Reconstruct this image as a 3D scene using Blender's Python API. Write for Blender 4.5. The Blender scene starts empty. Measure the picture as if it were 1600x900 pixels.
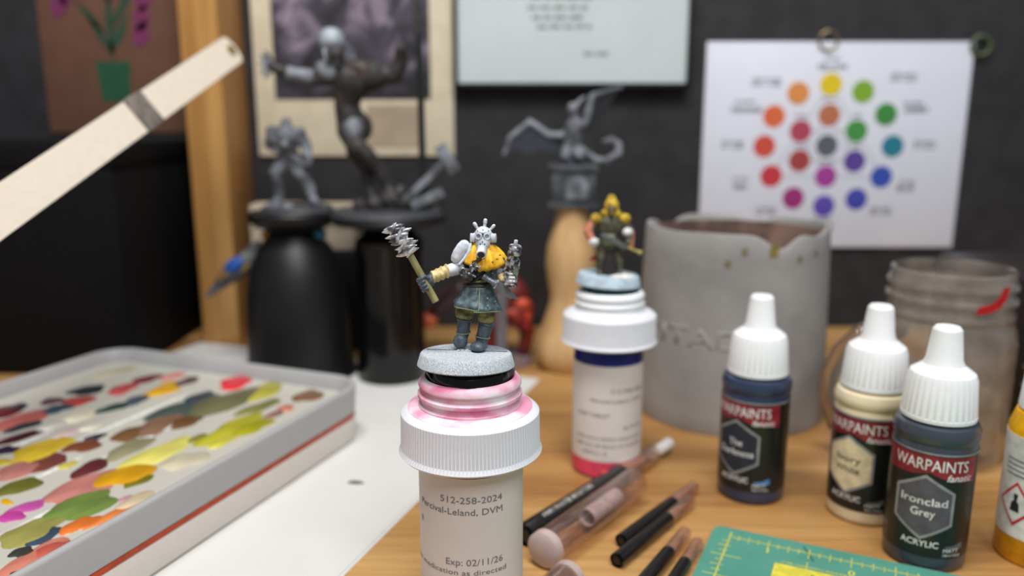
import bpy, bmesh, math, random
from mathutils import Vector, Matrix
random.seed(7)
sc = bpy.context.scene
col = sc.collection
S = 0.001                      # every length below is in millimetres
PI = math.pi
R = math.radians

# ------------------------------------------------------------------ camera
cam = bpy.data.cameras.new('camera'); cam_o = bpy.data.objects.new('camera', cam); col.objects.link(cam_o)
cam.sensor_width = 36; cam.lens = 1250/1600*36
cam.clip_start = 0.005; cam.clip_end = 20
cam_o.location = (0, 0, 0.139); cam_o.rotation_euler = (R(90-11.838), 0, 0)
cam.dof.use_dof = True; cam.dof.focus_distance = 0.203; cam.dof.aperture_fstop = 7.4
sc.camera = cam_o
# ------------------------------------------------------------------ light
w = bpy.data.worlds.new('room'); sc.world = w; w.use_nodes = True
w.node_tree.nodes['Background'].inputs[0].default_value = (0.80, 0.88, 1.0, 1)
w.node_tree.nodes['Background'].inputs[1].default_value = 0.22
def area(name, loc, target, size, power, colr=(1,1,1), size_y=None):
    l = bpy.data.lights.new(name, 'AREA'); l.energy = power; l.color = colr; l.size = size
    if size_y: l.shape = 'RECTANGLE'; l.size_y = size_y
    o = bpy.data.objects.new(name, l); col.objects.link(o); o.location = loc
    o.rotation_euler = (Vector(target)-Vector(loc)).to_track_quat('-Z', 'Y').to_euler()
    return o
area('desk_lamp_light', (-0.06, 0.10, 0.72), (0.02, 0.30, 0.0), 0.30, 4.3, (1.0, 0.97, 0.93), 0.14)
area('ceiling_light', (0.35, -0.75, 1.35), (0.05, 0.35, 0.08), 0.7, 15.0, (0.93, 0.96, 1.0))
sc.view_settings.view_transform = 'Standard'; sc.view_settings.look = 'None'
sc.view_settings.gamma = 1; sc.view_settings.use_curve_mapping = False
sc.view_settings.exposure = 0.0

# ------------------------------------------------------------------ materials
def lin(c):
    return tuple(((x/255)/12.92 if x/255 <= .04045 else ((x/255+.055)/1.055)**2.4) for x in c[:3]) + (1,)
MATS = {}
def mat(name, c, rough=.5, metal=0, var=.12, scale=300, bump=0, bscale=None, trans=0, ior=1.45, sss=0, coat=0, c2=None, lo=.4, hi=.6, detail=4, spec=None, stretch=None):
    if name in MATS: return MATS[name]
    m = bpy.data.materials.new(name); m.use_nodes = True; nt = m.node_tree; N = nt.nodes; L = nt.links
    b = N['Principled BSDF']
    b.inputs['Roughness'].default_value = rough; b.inputs['Metallic'].default_value = metal
    b.inputs['IOR'].default_value = ior
    if trans: b.inputs['Transmission Weight'].default_value = trans
    if coat: b.inputs['Coat Weight'].default_value = coat; b.inputs['Coat Roughness'].default_value = .12
    if spec is not None: b.inputs['Specular IOR Level'].default_value = spec
    if sss: b.inputs['Subsurface Weight'].default_value = sss; b.inputs['Subsurface Radius'].default_value = (.003,.0025,.002)
    tc = N.new('ShaderNodeTexCoord'); src = tc.outputs['Object']
    if stretch:
        mp = N.new('ShaderNodeMapping'); mp.inputs['Scale'].default_value = stretch
        L.new(src, mp.inputs[0]); src = mp.outputs[0]
    nz = N.new('ShaderNodeTexNoise'); nz.inputs['Scale'].default_value = scale; nz.inputs['Detail'].default_value = detail
    L.new(src, nz.inputs['Vector'])
    rp = N.new('ShaderNodeValToRGB'); e = rp.color_ramp.elements
    a = lin(c); 
    if c2 is None:
        A = tuple(x*(1-var) for x in a[:3])+(1,); B = tuple(min(1, x*(1+var)) for x in a[:3])+(1,)
    else: A, B = a, lin(c2)
    e[0].position = lo; e[0].color = A; e[1].position = hi; e[1].color = B
    L.new(nz.outputs['Fac'], rp.inputs[0]); L.new(rp.outputs[0], b.inputs['Base Color'])
    if bump:
        n2 = N.new('ShaderNodeTexNoise'); n2.inputs['Scale'].default_value = bscale or scale*2; n2.inputs['Detail'].default_value = 5
        L.new(src, n2.inputs['Vector'])
        bp = N.new('ShaderNodeBump'); bp.inputs['Strength'].default_value = bump; bp.inputs['Distance'].default_value = .0006
        L.new(n2.outputs['Fac'], bp.inputs['Height']); L.new(bp.outputs[0], b.inputs['Normal'])
    MATS[name] = m; return m

def clear_mat(name, tint, film=0.0, film_c=(200,190,178), rough=.04, refl=1.0):
    """thin clear plastic or glass: see-through with a fresnel sheen and, where dirty, a pale film"""
    m = bpy.data.materials.new(name); m.use_nodes = True; nt = m.node_tree; N = nt.nodes; L = nt.links
    N.remove(N['Principled BSDF']); out = N['Material Output']
    tr = N.new('ShaderNodeBsdfTransparent'); tr.inputs[0].default_value = lin(tint)
    gl = N.new('ShaderNodeBsdfGlossy'); gl.inputs['Roughness'].default_value = rough; gl.inputs[0].default_value = (refl,refl,refl,1)
    lw = N.new('ShaderNodeLayerWeight'); pw = N.new('ShaderNodeMath'); pw.operation = 'POWER'; pw.inputs[1].default_value = 4
    L.new(lw.outputs['Facing'], pw.inputs[0]); fr_ = N.new('ShaderNodeMapRange'); fr_.inputs['To Min'].default_value = .04; fr_.inputs['To Max'].default_value = .75
    L.new(pw.outputs[0], fr_.inputs['Value'])
    mx = N.new('ShaderNodeMixShader'); L.new(fr_.outputs[0], mx.inputs[0]); 
    src = tr.outputs[0]
    if film:
        df = N.new('ShaderNodeBsdfDiffuse'); df.inputs[0].default_value = lin(film_c)
        tc = N.new('ShaderNodeTexCoord'); nz = N.new('ShaderNodeTexNoise'); nz.inputs['Scale'].default_value = 90; nz.inputs['Detail'].default_value = 5
        L.new(tc.outputs['Object'], nz.inputs['Vector'])
        mr = N.new('ShaderNodeMapRange'); mr.inputs['From Min'].default_value = .3; mr.inputs['From Max'].default_value = .7; mr.inputs['To Min'].default_value = film*.4; mr.inputs['To Max'].default_value = film*1.6
        L.new(nz.outputs['Fac'], mr.inputs['Value'])
        m2 = N.new('ShaderNodeMixShader'); L.new(mr.outputs[0], m2.inputs[0]); L.new(tr.outputs[0], m2.inputs[1]); L.new(df.outputs[0], m2.inputs[2]); src = m2.outputs[0]
    L.new(src, mx.inputs[1]); L.new(gl.outputs[0], mx.inputs[2]); L.new(mx.outputs[0], out.inputs[0])
    return m
def wood_mat(name, c1, c2, c3, axis, rough=.4, fine=160, band=16):
    """streaked wood: long grain along axis (0=x, 2=z)"""
    m = bpy.data.materials.new(name); m.use_nodes = True; nt = m.node_tree; N = nt.nodes; L = nt.links
    b = N['Principled BSDF']; b.inputs['Roughness'].default_value = rough
    tc = N.new('ShaderNodeTexCoord'); mp = N.new('ShaderNodeMapping')
    s = [1,1,1]; s[axis] = .06; mp.inputs['Scale'].default_value = s
    L.new(tc.outputs['Object'], mp.inputs[0])
    n1 = N.new('ShaderNodeTexNoise'); n1.inputs['Scale'].default_value = band*2.2; n1.inputs['Detail'].default_value = 3; n1.inputs['Distortion'].default_value = .4
    n2 = N.new('ShaderNodeTexNoise'); n2.inputs['Scale'].default_value = fine*2; n2.inputs['Detail'].default_value = 4
    L.new(mp.outputs[0], n1.inputs['Vector']); L.new(mp.outputs[0], n2.inputs['Vector'])
    r1 = N.new('ShaderNodeValToRGB'); e = r1.color_ramp.elements
    e[0].position = .36; e[0].color = lin(c1); e[1].position = .64; e[1].color = lin(c2)
    x = e.new(.5); x.color = lin(c3)
    L.new(n1.outputs['Fac'], r1.inputs[0])
    mx = N.new('ShaderNodeMix'); mx.data_type = 'RGBA'; mx.blend_type = 'MULTIPLY'; mx.inputs['Factor'].default_value = .5
    r2 = N.new('ShaderNodeValToRGB'); r2.color_ramp.elements[0].position = .35; r2.color_ramp.elements[0].color = (.62,.55,.45,1); r2.color_ramp.elements[1].position = .6; r2.color_ramp.elements[1].color = (1,1,1,1)
    L.new(n2.outputs['Fac'], r2.inputs[0]); L.new(r1.outputs[0], mx.inputs['A']); L.new(r2.outputs[0], mx.inputs['B'])
    L.new(mx.outputs['Result'], b.inputs['Base Color'])
    bp = N.new('ShaderNodeBump'); bp.inputs['Strength'].default_value = .12; bp.inputs['Distance'].default_value = .0005
    L.new(n2.outputs['Fac'], bp.inputs['Height']); L.new(bp.outputs[0], b.inputs['Normal'])
    return m

# ------------------------------------------------------------------ mesh helpers
def perp_frame(d):
    d = d.normalized(); a = Vector((0,0,1)) if abs(d.z) < .9 else Vector((1,0,0))
    u = d.cross(a).normalized(); return u, d.cross(u).normalized()
def axis_m(p, q):
    """matrix that takes the z axis onto p->q, origin to p"""
    p, q = Vector(p), Vector(q)
    return Matrix.Translation(p) @ (q-p).to_track_quat('Z','Y').to_matrix().to_4x4()
class MB:
    def __init__(s): s.v = []; s.f = []
    def add(s, vs, fs, M=None):
        o = len(s.v)
        for p in vs:
            p = Vector(p); s.v.append(M @ p if M else p)
        s.f += [tuple(i+o for i in f) for f in fs]
        return s
    def box(s, x0,x1,y0,y1,z0,z1, M=None):
        vs = [(x0,y0,z0),(x1,y0,z0),(x1,y1,z0),(x0,y1,z0),(x0,y0,z1),(x1,y0,z1),(x1,y1,z1),(x0,y1,z1)]
        return s.add(vs, [(3,2,1,0),(4,5,6,7),(0,1,5,4),(1,2,6,5),(2,3,7,6),(3,0,4,7)], M)
    def bbox(s, x0,x1,y0,y1,z0,z1, b=1.0, M=None):
        """box with chamfered edges"""
        bm = bmesh.new(); bmesh.ops.create_cube(bm, size=1)
        for v in bm.verts: v.co = Vector(((x0+x1)/2+v.co.x*(x1-x0),(y0+y1)/2+v.co.y*(y1-y0),(z0+z1)/2+v.co.z*(z1-z0)))
        bmesh.ops.bevel(bm, geom=bm.edges[:], offset=b, segments=2, affect='EDGES', profile=.5)
        bm.verts.index_update(); s.add([v.co for v in bm.verts], [tuple(v.index for v in f.verts) for f in bm.faces], M); bm.free(); return s
    def lathe(s, prof, n=48, M=None, rmod=None, closed=False, smoothr=None):
        vs = []; fs = []; rows = []
        for k,(r,z) in enumerate(prof):
            if r < 1e-5: rows.append([len(vs)]); vs.append((0,0,z)); continue
            row = []
            for i in range(n):
                a = 2*PI*i/n; rr = r*(rmod(a,k,i) if rmod else 1)
                row.append(len(vs)); vs.append((rr*math.cos(a), rr*math.sin(a), z))
            rows.append(row)
        pr = list(zip(rows, rows[1:]))
        if closed: pr.append((rows[-1], rows[0]))
        for A,B in pr:
            if len(A) == 1 and len(B) == 1: continue
            if len(A) == 1: fs += [(A[0], B[(i+1)%n], B[i]) for i in range(n)]
            elif len(B) == 1: fs += [(A[i], A[(i+1)%n], B[0]) for i in range(n)]
            else: fs += [(A[i], A[(i+1)%n], B[(i+1)%n], B[i]) for i in range(n)]
        if not closed:
            if len(rows[0]) > 1: fs.append(tuple(reversed(rows[0])))
            if len(rows[-1]) > 1: fs.append(tuple(rows[-1]))
        return s.add(vs, fs, M)
    def ell(s, c, r, M=None, n=18, m=11):
        if not hasattr(r, '__len__'): r = (r,r,r)
        prof = [(math.sin(PI*j/m), -math.cos(PI*j/m)) for j in range(m+1)]
        prof[0] = (0,-1); prof[-1] = (0,1)
        T = Matrix.Translation(Vector(c)) @ (M or Matrix()) @ Matrix.Diagonal((r[0],r[1],r[2],1))
        return s.lathe(prof, n, T)
    def tube(s, pts, rad, n=12, closed=False, flat=None):
        P = [Vector(p) for p in pts]; k = len(P)
        if not hasattr(rad,'__len__'): rad = [rad]*k
        vs = []; fs = []; u = None
        for i in range(k):
            if closed: d = P[(i+1)%k]-P[i-1]
            else: d = P[min(i+1,k-1)]-P[max(i-1,0)]
            d.normalize()
            if u is None: u, _ = perp_frame(d)
            u = (u-d*u.dot(d)).normalized(); w_ = d.cross(u)
            for j in range(n):
                a = 2*PI*j/n
                vs.append(P[i]+u*(rad[i]*math.cos(a))+w_*(rad[i]*math.sin(a)*(flat or 1)))
        for i in range(k if closed else k-1):
            i2 = (i+1)%k
            fs += [(i*n+j, i*n+(j+1)%n, i2*n+(j+1)%n, i2*n+j) for j in range(n)]
        if not closed:
            fs.append(tuple(reversed(range(n)))); fs.append(tuple((k-1)*n+j for j in range(n)))
        return s.add(vs, fs)
    def cap(s, p, q, r1, r2=None, n=12):
        r2 = r1 if r2 is None else r2
        s.tube([p,q],[r1,r2],n); s.ell(p, r1, None, n, 7); return s.ell(q, r2, None, n, 7)
    def prism(s, poly, z0, z1, M=None):
        n = len(poly)
        vs = [(x,y,z0) for x,y in poly]+[(x,y,z1) for x,y in poly]
        fs = [tuple(reversed(range(n))), tuple(range(n,2*n))]+[(i,(i+1)%n,n+(i+1)%n,n+i) for i in range(n)]
        return s.add(vs, fs, M)
    def spindle(s, p, q, r, n=8):
        p, q = Vector(p), Vector(q)
        pts = [p.lerp(q,t) for t in (0,.2,.5,.8,1)]
        return s.tube(pts, [r*.15,r*.75,r,r*.75,r*.15], n)

def mesh_of(mb):
    me = bpy.data.meshes.new('m'); me.from_pydata([tuple(p) for p in mb.v], [], mb.f); me.update(); return me
def finish(me, name, m, parent=None, loc=(0,0,0), rot=None, sharp=40, scale=True):
    if scale: me.transform(Matrix.Scale(S,4))
    me.name = name
    me.materials.clear(); me.materials.append(m)
    bm = bmesh.new(); bm.from_mesh(me); bmesh.ops.recalc_face_normals(bm, faces=bm.faces[:]); bm.to_mesh(me); bm.free()
    me.shade_smooth(); me.set_sharp_from_angle(angle=R(sharp))
    o = bpy.data.objects.new(name, me); col.objects.link(o)
    o.location = Vector(loc)*S
    if rot is not None: o.rotation_euler = rot
    if parent: o.parent = parent
    return o
def part(name, mb, m, parent=None, loc=(0,0,0), rot=None, sharp=40):
    return finish(mesh_of(mb), name, m, parent, loc, rot, sharp)
def blob(name, mb, m, parent=None, voxel=.22, smooth=4, noise=0, loc=(0,0,0)):
    """fuse the overlapping shapes of mb into one continuous skin"""
    me = mesh_of(mb); t = bpy.data.objects.new('t', me); col.objects.link(t)
    r = t.modifiers.new('r','REMESH'); r.mode = 'VOXEL'; r.voxel_size = voxel
    if smooth:
        q = t.modifiers.new('s','SMOOTH'); q.iterations = smooth; q.factor = .5
    if noise:
        tx = bpy.data.textures.new('folds','CLOUDS'); tx.noise_scale = 1.6
        d = t.modifiers.new('d','DISPLACE'); d.texture = tx; d.strength = noise; d.mid_level = .5
    dg = bpy.context.evaluated_depsgraph_get()
    out = bpy.data.meshes.new_from_object(t.evaluated_get(dg))
    bpy.data.objects.remove(t); bpy.data.meshes.remove(me)
    return finish(out, name, m, parent, loc, None, 180)
def thing(name, label, cat, loc=(0,0,0), rotz=0, group=None):
    o = bpy.data.objects.new(name, None); col.objects.link(o); o.empty_display_size = .005
    o.location = Vector(loc)*S; o.rotation_euler = (0,0,R(rotz)); tag(o, label, cat, group); return o
def tag(o, label, cat, group=None):
    o['label'] = label; o['category'] = cat
    if group: o['group'] = group
    return o
def struct(o): o['kind'] = 'structure'; return o

def text_flat(s, height, width=None, bold=0.0, align='CENTER', shear=0):
    """flat text in the x,y plane (mm), cut in narrow slices so that it can be bent"""
    cu = bpy.data.curves.new('t','FONT'); cu.body = s; cu.size = height/0.7; cu.offset = bold; cu.align_x = align; cu.shear = shear
    cu.resolution_u = 3
    o = bpy.data.objects.new('t', cu); col.objects.link(o)
    dg = bpy.context.evaluated_depsgraph_get()
    me = bpy.data.meshes.new_from_object(o.evaluated_get(dg)); bpy.data.objects.remove(o); bpy.data.curves.remove(cu)
    if width:
        xs = [v.co.x for v in me.vertices]; k = width/(max(xs)-min(xs))
        for v in me.vertices: v.co.x *= k
    return me
def poly_flat(polys):
    mb = MB()
    for p in polys: mb.add([(x,y,0) for x,y in p], [tuple(range(len(p)))])
    return mesh_of(mb)
def bend(me, r, ang=0, z=0, step=.8, lift=.0):
    """wrap a flat mesh (x,y) on an upright cylinder of radius r; ang 0 faces -y"""
    bm = bmesh.new(); bm.from_mesh(me)
    xs = [v.co.x for v in bm.verts]; x = min(xs)+step
    while x < max(xs):
        bmesh.ops.bisect_plane(bm, geom=bm.verts[:]+bm.edges[:]+bm.faces[:], plane_co=(x,0,0), plane_no=(1,0,0)); x += step
    for v in bm.verts:
        t = v.co.x/r + R(ang); q = r+lift
        v.co = Vector((q*math.sin(t), -q*math.cos(t), z+v.co.y))
    bm.to_mesh(me); bm.free(); return me
def strip_bent(x0,x1,y0,y1): return poly_flat([[(x0,y0),(x1,y0),(x1,y1),(x0,y1)]])
def upright(me, x, y, z, ang=0):
    """stand a flat mesh (x,y) up facing -y"""
    me.transform(Matrix.Translation((x,y,z)) @ Matrix.Rotation(R(ang),4,'Y') @ Matrix.Rotation(PI/2,4,'X')); return me

# ------------------------------------------------------------------ shared materials
M_wall = mat('charcoal_wall', (38,37,39), .6, 0, .18, 60, .5, 220)
M_table = wood_mat('oiled_wood', (158,112,62), (204,160,102), (182,136,80), 0, .42)
M_post = wood_mat('pine_wood', (176,122,62), (205,156,92), (192,140,76), 2, .5, 120, 10)
M_turned = wood_mat('turned_wood', (190,150,100), (214,178,128), (204,165,114), 2, .55, 100, 8)
M_black = mat('black_plastic', (17,17,18), .46)
M_blackgloss = mat('black_gloss', (9,9,10), .16)
M_white = mat('white_plastic', (236,238,240), .38, 0, .01, sss=.1)
M_cream = mat('cream_card', (214,202,176), .7, 0, .05, 80)
M_paper = mat('white_paper', (212,211,207), .75, 0, .015, 40)
M_ink = mat('black_ink', (38,38,40), .6)
M_greyink = mat('grey_ink', (118,118,120), .7)
M_silver = mat('silver_paint', (146,146,150), .45, .1)
M_steel = mat('dull_steel', (170,170,172), .3, 1)
M_clear = clear_mat('clear_plastic', (244,236,232), .05, (225,200,190), .08)
M_glass = clear_mat('dirty_glass', (248,246,243), .15, (196,186,176), .05)
M_primer = mat('grey_primer', (134,139,147), .65, 0, c2=(72,74,79), scale=140, lo=.35, hi=.65)
M_darkprimer = mat('dark_primer', (62,58,57), .6, 0, c2=(34,31,31), scale=120, lo=.35, hi=.65)

# ------------------------------------------------------------------ setting
struct(part('wall_back', MB().box(-900,900,538,560,-740,1300), M_wall))
struct(part('floor', MB().box(-900,900,-1500,560,-760,-740), mat('floor_boards', (70,60,52), .6)))
t = thing('work_table', 'wooden desk top with orange-brown grain under all the painting supplies', 'table', (0,240,-740))
part('tabletop', MB().bbox(-520,520,-300,296,710,740,2), M_table, t)
for x in (-490,490):
    for y in (-270,270): part('leg', MB().bbox(x-20,x+20,y-20,y+20,0,711,2), M_table, t)
o = part('wooden_post', MB().bbox(-11.5,11.5,-23.5,23.5,0,620,1.2), M_post, None, (-184,513.5,0))
tag(o, 'upright square pine post against the dark wall, behind the white arm', 'post')
part('knot', MB().lathe([(0,0),(2.6,0),(2.2,.25),(0,.3)],14, axis_m((11.5,-4,92),(12.5,-4,92))), mat('wood_knot',(110,74,40),.6), o)

# pictures on the wall -------------------------------------------------
def dark_art():
    m = bpy.data.materials.new('dim_painting'); m.use_nodes = True; nt = m.node_tree; N = nt.nodes; L = nt.links
    b = N['Principled BSDF']; b.inputs['Roughness'].default_value = .45
    tc = N.new('ShaderNodeTexCoord'); nz = N.new('ShaderNodeTexNoise'); nz.inputs['Scale'].default_value = 42; nz.inputs['Detail'].default_value = 3; nz.inputs['Distortion'].default_value = 1.2
    sep = N.new('ShaderNodeSeparateXYZ'); L.new(tc.outputs['Object'], sep.inputs[0]); L.new(tc.outputs['Object'], nz.inputs['Vector'])
    # the painted scene is paler in its upper part
    mr = N.new('ShaderNodeMapRange'); mr.inputs['From Min'].default_value = .03; mr.inputs['From Max'].default_value = .11; mr.inputs['To Min'].default_value = -.16; mr.inputs['To Max'].default_value = .1
    L.new(sep.outputs['Z'], mr.inputs['Value'])
    ad = N.new('ShaderNodeMath'); L.new(nz.outputs['Fac'], ad.inputs[0]); L.new(mr.outputs[0], ad.inputs[1])
    rp = N.new('ShaderNodeValToRGB'); e = rp.color_ramp.elements
    e[0].position = .38; e[0].color = lin((36,34,38)); e[1].position = .72; e[1].color = lin((150,136,150))
    x = e.new(.54); x.color = lin((74,68,80)); L.new(ad.outputs[0], rp.inputs[0]); L.new(rp.outputs[0], b.inputs['Base Color']); return m
t = thing('art_print', 'cream-bordered art print with a murky dark purple scene on the wall', 'picture', (-102,537.5,116))
part('mount', MB().bbox(-65,64,-1.5,.5,0,170,.3), M_cream, t)
part('printed_image', MB().box(-52,49,-2,-1.4,36.5,160), dark_art(), t)
M_plate = mat('tan_caption', (164,146,124), .7, 0, .08, 60)
part('caption_panel', MB().box(7,42,-1.9,-1.4,6,33), M_plate, t)

t = thing('framed_note', 'white handwritten note in a thin black frame on the dark wall', 'frame', (38,537.5,160))
part('backing', MB().box(-72,74,-7,.4,2,150), mat('frame_board', (30,30,32), .5), t)
fr = MB()
for a in ((-75,-72.6,-10,.4,0,153),(73.6,76,-10,.4,0,153),(-75,76,-10,.4,0,2.4),(-75,76,-10,.4,151,153)): fr.box(*a)
part('frame_rim', fr, mat('frame_black', (24,24,26), .35), t)
nt_ = part('note_sheet', MB().box(-72.4,73.4,-7.6,-7,2.4,150.8), mat('note_paper', (214,220,220), .6, 0, .02, 30), t)
scr = MB(); rr = random.Random(3)
for zl, x0, x1 in ((60,-27,14),(54,-26,12),(48,-28,12),(42,-25,8),(36.5,-22,10),(20,8,23)):
    x = x0
    while x < x1:
        L_ = rr.uniform(4,9); pts = []
        k = int(L_/.7)
        for i in range(k): pts.append((x+i*.7, -7.9, zl+ (1.7 if i%2 else 0)*rr.uniform(.5,1.2)))
        if len(pts) > 2: scr.tube(pts, .42, 5)
        x += L_+1.6
part('handwriting', scr, M_ink, nt_)
part('glazing', MB().box(-72.4,73.4,-9.2,-8.6,2.4,150.8), clear_mat('clear_glazing', (252,253,253)), t)

# colour wheel card
t = thing('colour_wheel_card', 'laminated white card with a wheel of coloured dots, hung on the wall', 'card', (211.5,537,55))
part('sheet', MB().bbox(-86,86,-1.6,.4,0,133.5,.3), mat('card_white', (238,240,246), .32, 0, .01, 30), t)
discs = [(207.1,161.9,(244,214,10)),(228.3,157.3,(140,186,40)),(244.6,142.8,(66,150,60)),(250.9,122.3,(24,134,152)),(245.3,102.2,(52,84,184)),(230,87.5,(76,76,180)),(208.6,82.9,(104,84,182)),(187.8,88.2,(168,42,122)),(172.1,102.8,(214,54,62)),(166.3,122.3,(222,82,60)),(171.4,141.6,(236,116,62)),(186.2,156.3,(236,156,78)),
 (207.5,142.3,(200,122,82)),(226.1,132.1,(74,158,66)),(226.6,112.5,(98,66,156)),(208.3,102.5,(176,62,156)),(190.2,112.9,(178,68,62)),(189.5,132.1,(192,72,92)),(207.5,122.6,(100,102,108))]
for i,(x,z,c) in enumerate(discs):
    part('colour_dot', MB().lathe([(0,0),(7.2,0),(7.2,.25),(0,.25)],28, Matrix.Translation((x-211.5,-1.6,z-55)) @ Matrix.Rotation(PI/2,4,'X')), mat('dot_%d'%i, c, .4, 0, .03), t)
ln = MB()
for a,b in ((12,14),(14,16),(16,12),(13,15),(15,17),(17,13),(0,8),(0,4),(8,4)):
    p = Vector((discs[a][0]-211.5,-1.65,discs[a][1]-55)); q = Vector((discs[b][0]-211.5,-1.65,discs[b][1]-55)); ln.tube([p,q],.18,4)
part('wheel_lines', ln, M_greyink, t)
def card_text(s, px, pz, h, bold):
    h *= 1.35; bold += .04
    me = upright(text_flat(s, h, None, bold), px-211.5, -1.75, pz-55)
    finish(me, 'lettering', M_ink, t)
for s, x, z in (('YELLOW',207,171),('GREEN',264,144),('BLUE',262,93),('VIOLET',208,67),('RED',152,94),('ORANGE',153,144)): card_text(s,x,z,2.6,.05)
for s, x, z in (('primary',207,177),('yellow-green',254,167),('secondary',262,149),('blue-green',272,124),('primary',263,98),('blue-violet',247,80),('secondary',208,73),('red-violet',170,80),('primary',152,100),('red-orange',145,124),('secondary',152,150),('yellow-orange',165,164),('brown',207,151.5),('russet',189,141),('olive',226,141),('brick',190,121.5),('plum',227,121.5),('mauve',208,111)): card_text(s,x,z,1.7,.0)
for s, x, z in (('yellow + green',254,164),('blue + green',272,121),('blue + violet',247,77),('red + violet',170,77),('red + orange',145,121),('yellow + orange',165,161)): card_text(s,x,z,1.5,.0)
part('clear_sleeve', MB().box(-87.5,87.5,-2.8,-2.3,-1.2,134.8), clear_mat('clear_sleeve', (252,252,253), 0, (0,0,0), .1), t)

def torus(R_, r_, M=None, n=28):
    return [(M or Matrix()) @ Vector((R_*math.cos(2*PI*i/n), 0, R_*math.sin(2*PI*i/n))) for i in range(n)]
o = part('key_ring', MB().tube(torus(6,0),.8,8,True), mat('brass_ring', (140,124,92), .35, .8), None, (203,534.5,189)); tag(o, 'thin metal ring at the top edge of the colour wheel card', 'ring')
o = part('key_ring', MB().tube(torus(6,0),1.1,8,True), mat('green_ring', (84,98,62), .4, .2), None, (301,534.5,186)); tag(o, 'dull green ring on the wall at the corner of the white card', 'ring')

t = thing('plant_picture', 'brown paper picture of a plant in a green pot on the wall', 'picture', (-259,537.5,131))
part('brown_sheet', MB().bbox(-44.5,50,-1.2,.4,0,150,.3), mat('kraft_paper', (104,70,52), .8, 0, .06, 60), t)
M_pg = mat('pot_green', (28,76,50), .7); M_lg = mat('leaf_green', (42,66,48), .7); M_pk = mat('petal_pink', (112,42,82), .7)
def flat_fig(name, polys, m, y=-1.5): 
    mb = MB()
    for p in polys: mb.prism([(x,z) for x,z in p], 0, .3, Matrix.Translation((0,y+.3,0)) @ Matrix.Rotation(PI/2,4,'X'))
    return part(name, mb, m, t)
flat_fig('pot', [[(-8,20),(10,20),(12.5,45),(-10.5,45)]], M_pg)
def leafp(p,q,wd):
    p=Vector(p);q=Vector(q);d=q-p;n=Vector((-d.y,d.x)).normalized()*wd
    return [tuple(p),tuple(p+d*.25+n*.7),tuple(p+d*.55+n),tuple(q),tuple(p+d*.55-n),tuple(p+d*.25-n*.7)]
for a in (((1,50),(-12,74),3),((1,50),(14,76),3),((1,50),(2,90),3.2),((-2,62),(-20,84),2.6),((3,66),(20,96),3),((2,80),(-12,110),3.4),((2,80),(14,112),3.4),((1,45),(1,60),1.6)): flat_fig('leaf', [leafp(*a)], M_lg)
for x,z in ((-30,80),(-24,88),(22,72),(24,84),(21,62)): flat_fig('petal', [leafp((x-3,z-9),(x+3,z+9),6)], M_pk)

# ------------------------------------------------------------------ lamp arm
A0 = Vector((-149,437,174)); A1 = Vector((-211,5,6)); dv = (A1-A0).normalized()
t = thing('lamp_arm', 'flat cream-white metal lamp arm slanting across the upper left', 'lamp arm', tuple(A1))
side = dv.cross(Vector((0,1,0))).normalized(); upv = side.cross(dv).normalized()
# broad face towards the camera: its width direction lies close to the image plane
view = (A0-Vector((0,0,139))).normalized(); wd = dv.cross(view).normalized(); th = wd.cross(dv).normalized()
Mx = Matrix((wd, th, dv)).transposed().to_4x4(); Mx.translation = A0-A1
Llen = (A1-A0).length
pl = [(7.4,Llen-3),(-7.4,Llen-3),(-7.4,0)]+[(7.4*math.cos(PI+PI*i/12), 4*math.sin(PI+PI*i/12)) for i in range(1,12)]+[(7.4,0)]
arm = MB()
arm.prism([(x,z) for x,z in pl], -3, 3, Mx @ Matrix(((1,0,0,0),(0,0,1,0),(0,1,0,0),(0,0,0,1))))
M_arm = mat('cream_enamel', (226,214,196), .45, 0, .02)
part('arm_bar', arm, M_arm, t)
part('hinge_screw', MB().lathe([(0,-4.6),(2.4,-4.6),(3,-4.2),(3,3.4),(0,3.4)],18, Mx @ Matrix.Translation((0,0,1.5)) @ Matrix.Rotation(-PI/2,4,'X') @ Matrix.Rotation(PI,4,'X')), mat('brass', (176,146,60), .35, .9), t)
cl = MB(); cl.bbox(-8.0,8.0,-4.2,4.0,84,97,.8, Mx @ Matrix.Shear('XZ',4,(0,0)))
part('cable_clip', cl, mat('grey_clip', (140,132,122), .4, .2, c2=(112,106,102)), t)
part('foot_block', MB().bbox(-26,26,-26,26,-6,4,2), M_arm, t)

# ------------------------------------------------------------------ paper + fleck
o = part('paper_sheet', MB().box(-225,0,0,290,0,.3).box(-226,-1.2,2.5,288,.3,.6), M_paper, None, (-80.5,145,0.02), (0,0,R(-19.3)))
tag(o, 'doubled white paper sheet under the palette on the desk', 'paper')
o = part('paint_fleck', MB().lathe([(0,0),(1,0),(.8,.3),(0,.5)],14, Matrix.Diagonal((3.4,1.5,1,1))), mat('fleck_grey', (92,84,80), .6), None, (-61,290,.62), (0,0,R(-8)))
tag(o, 'small dark dried paint fleck on the white paper', 'paint fleck')

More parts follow.
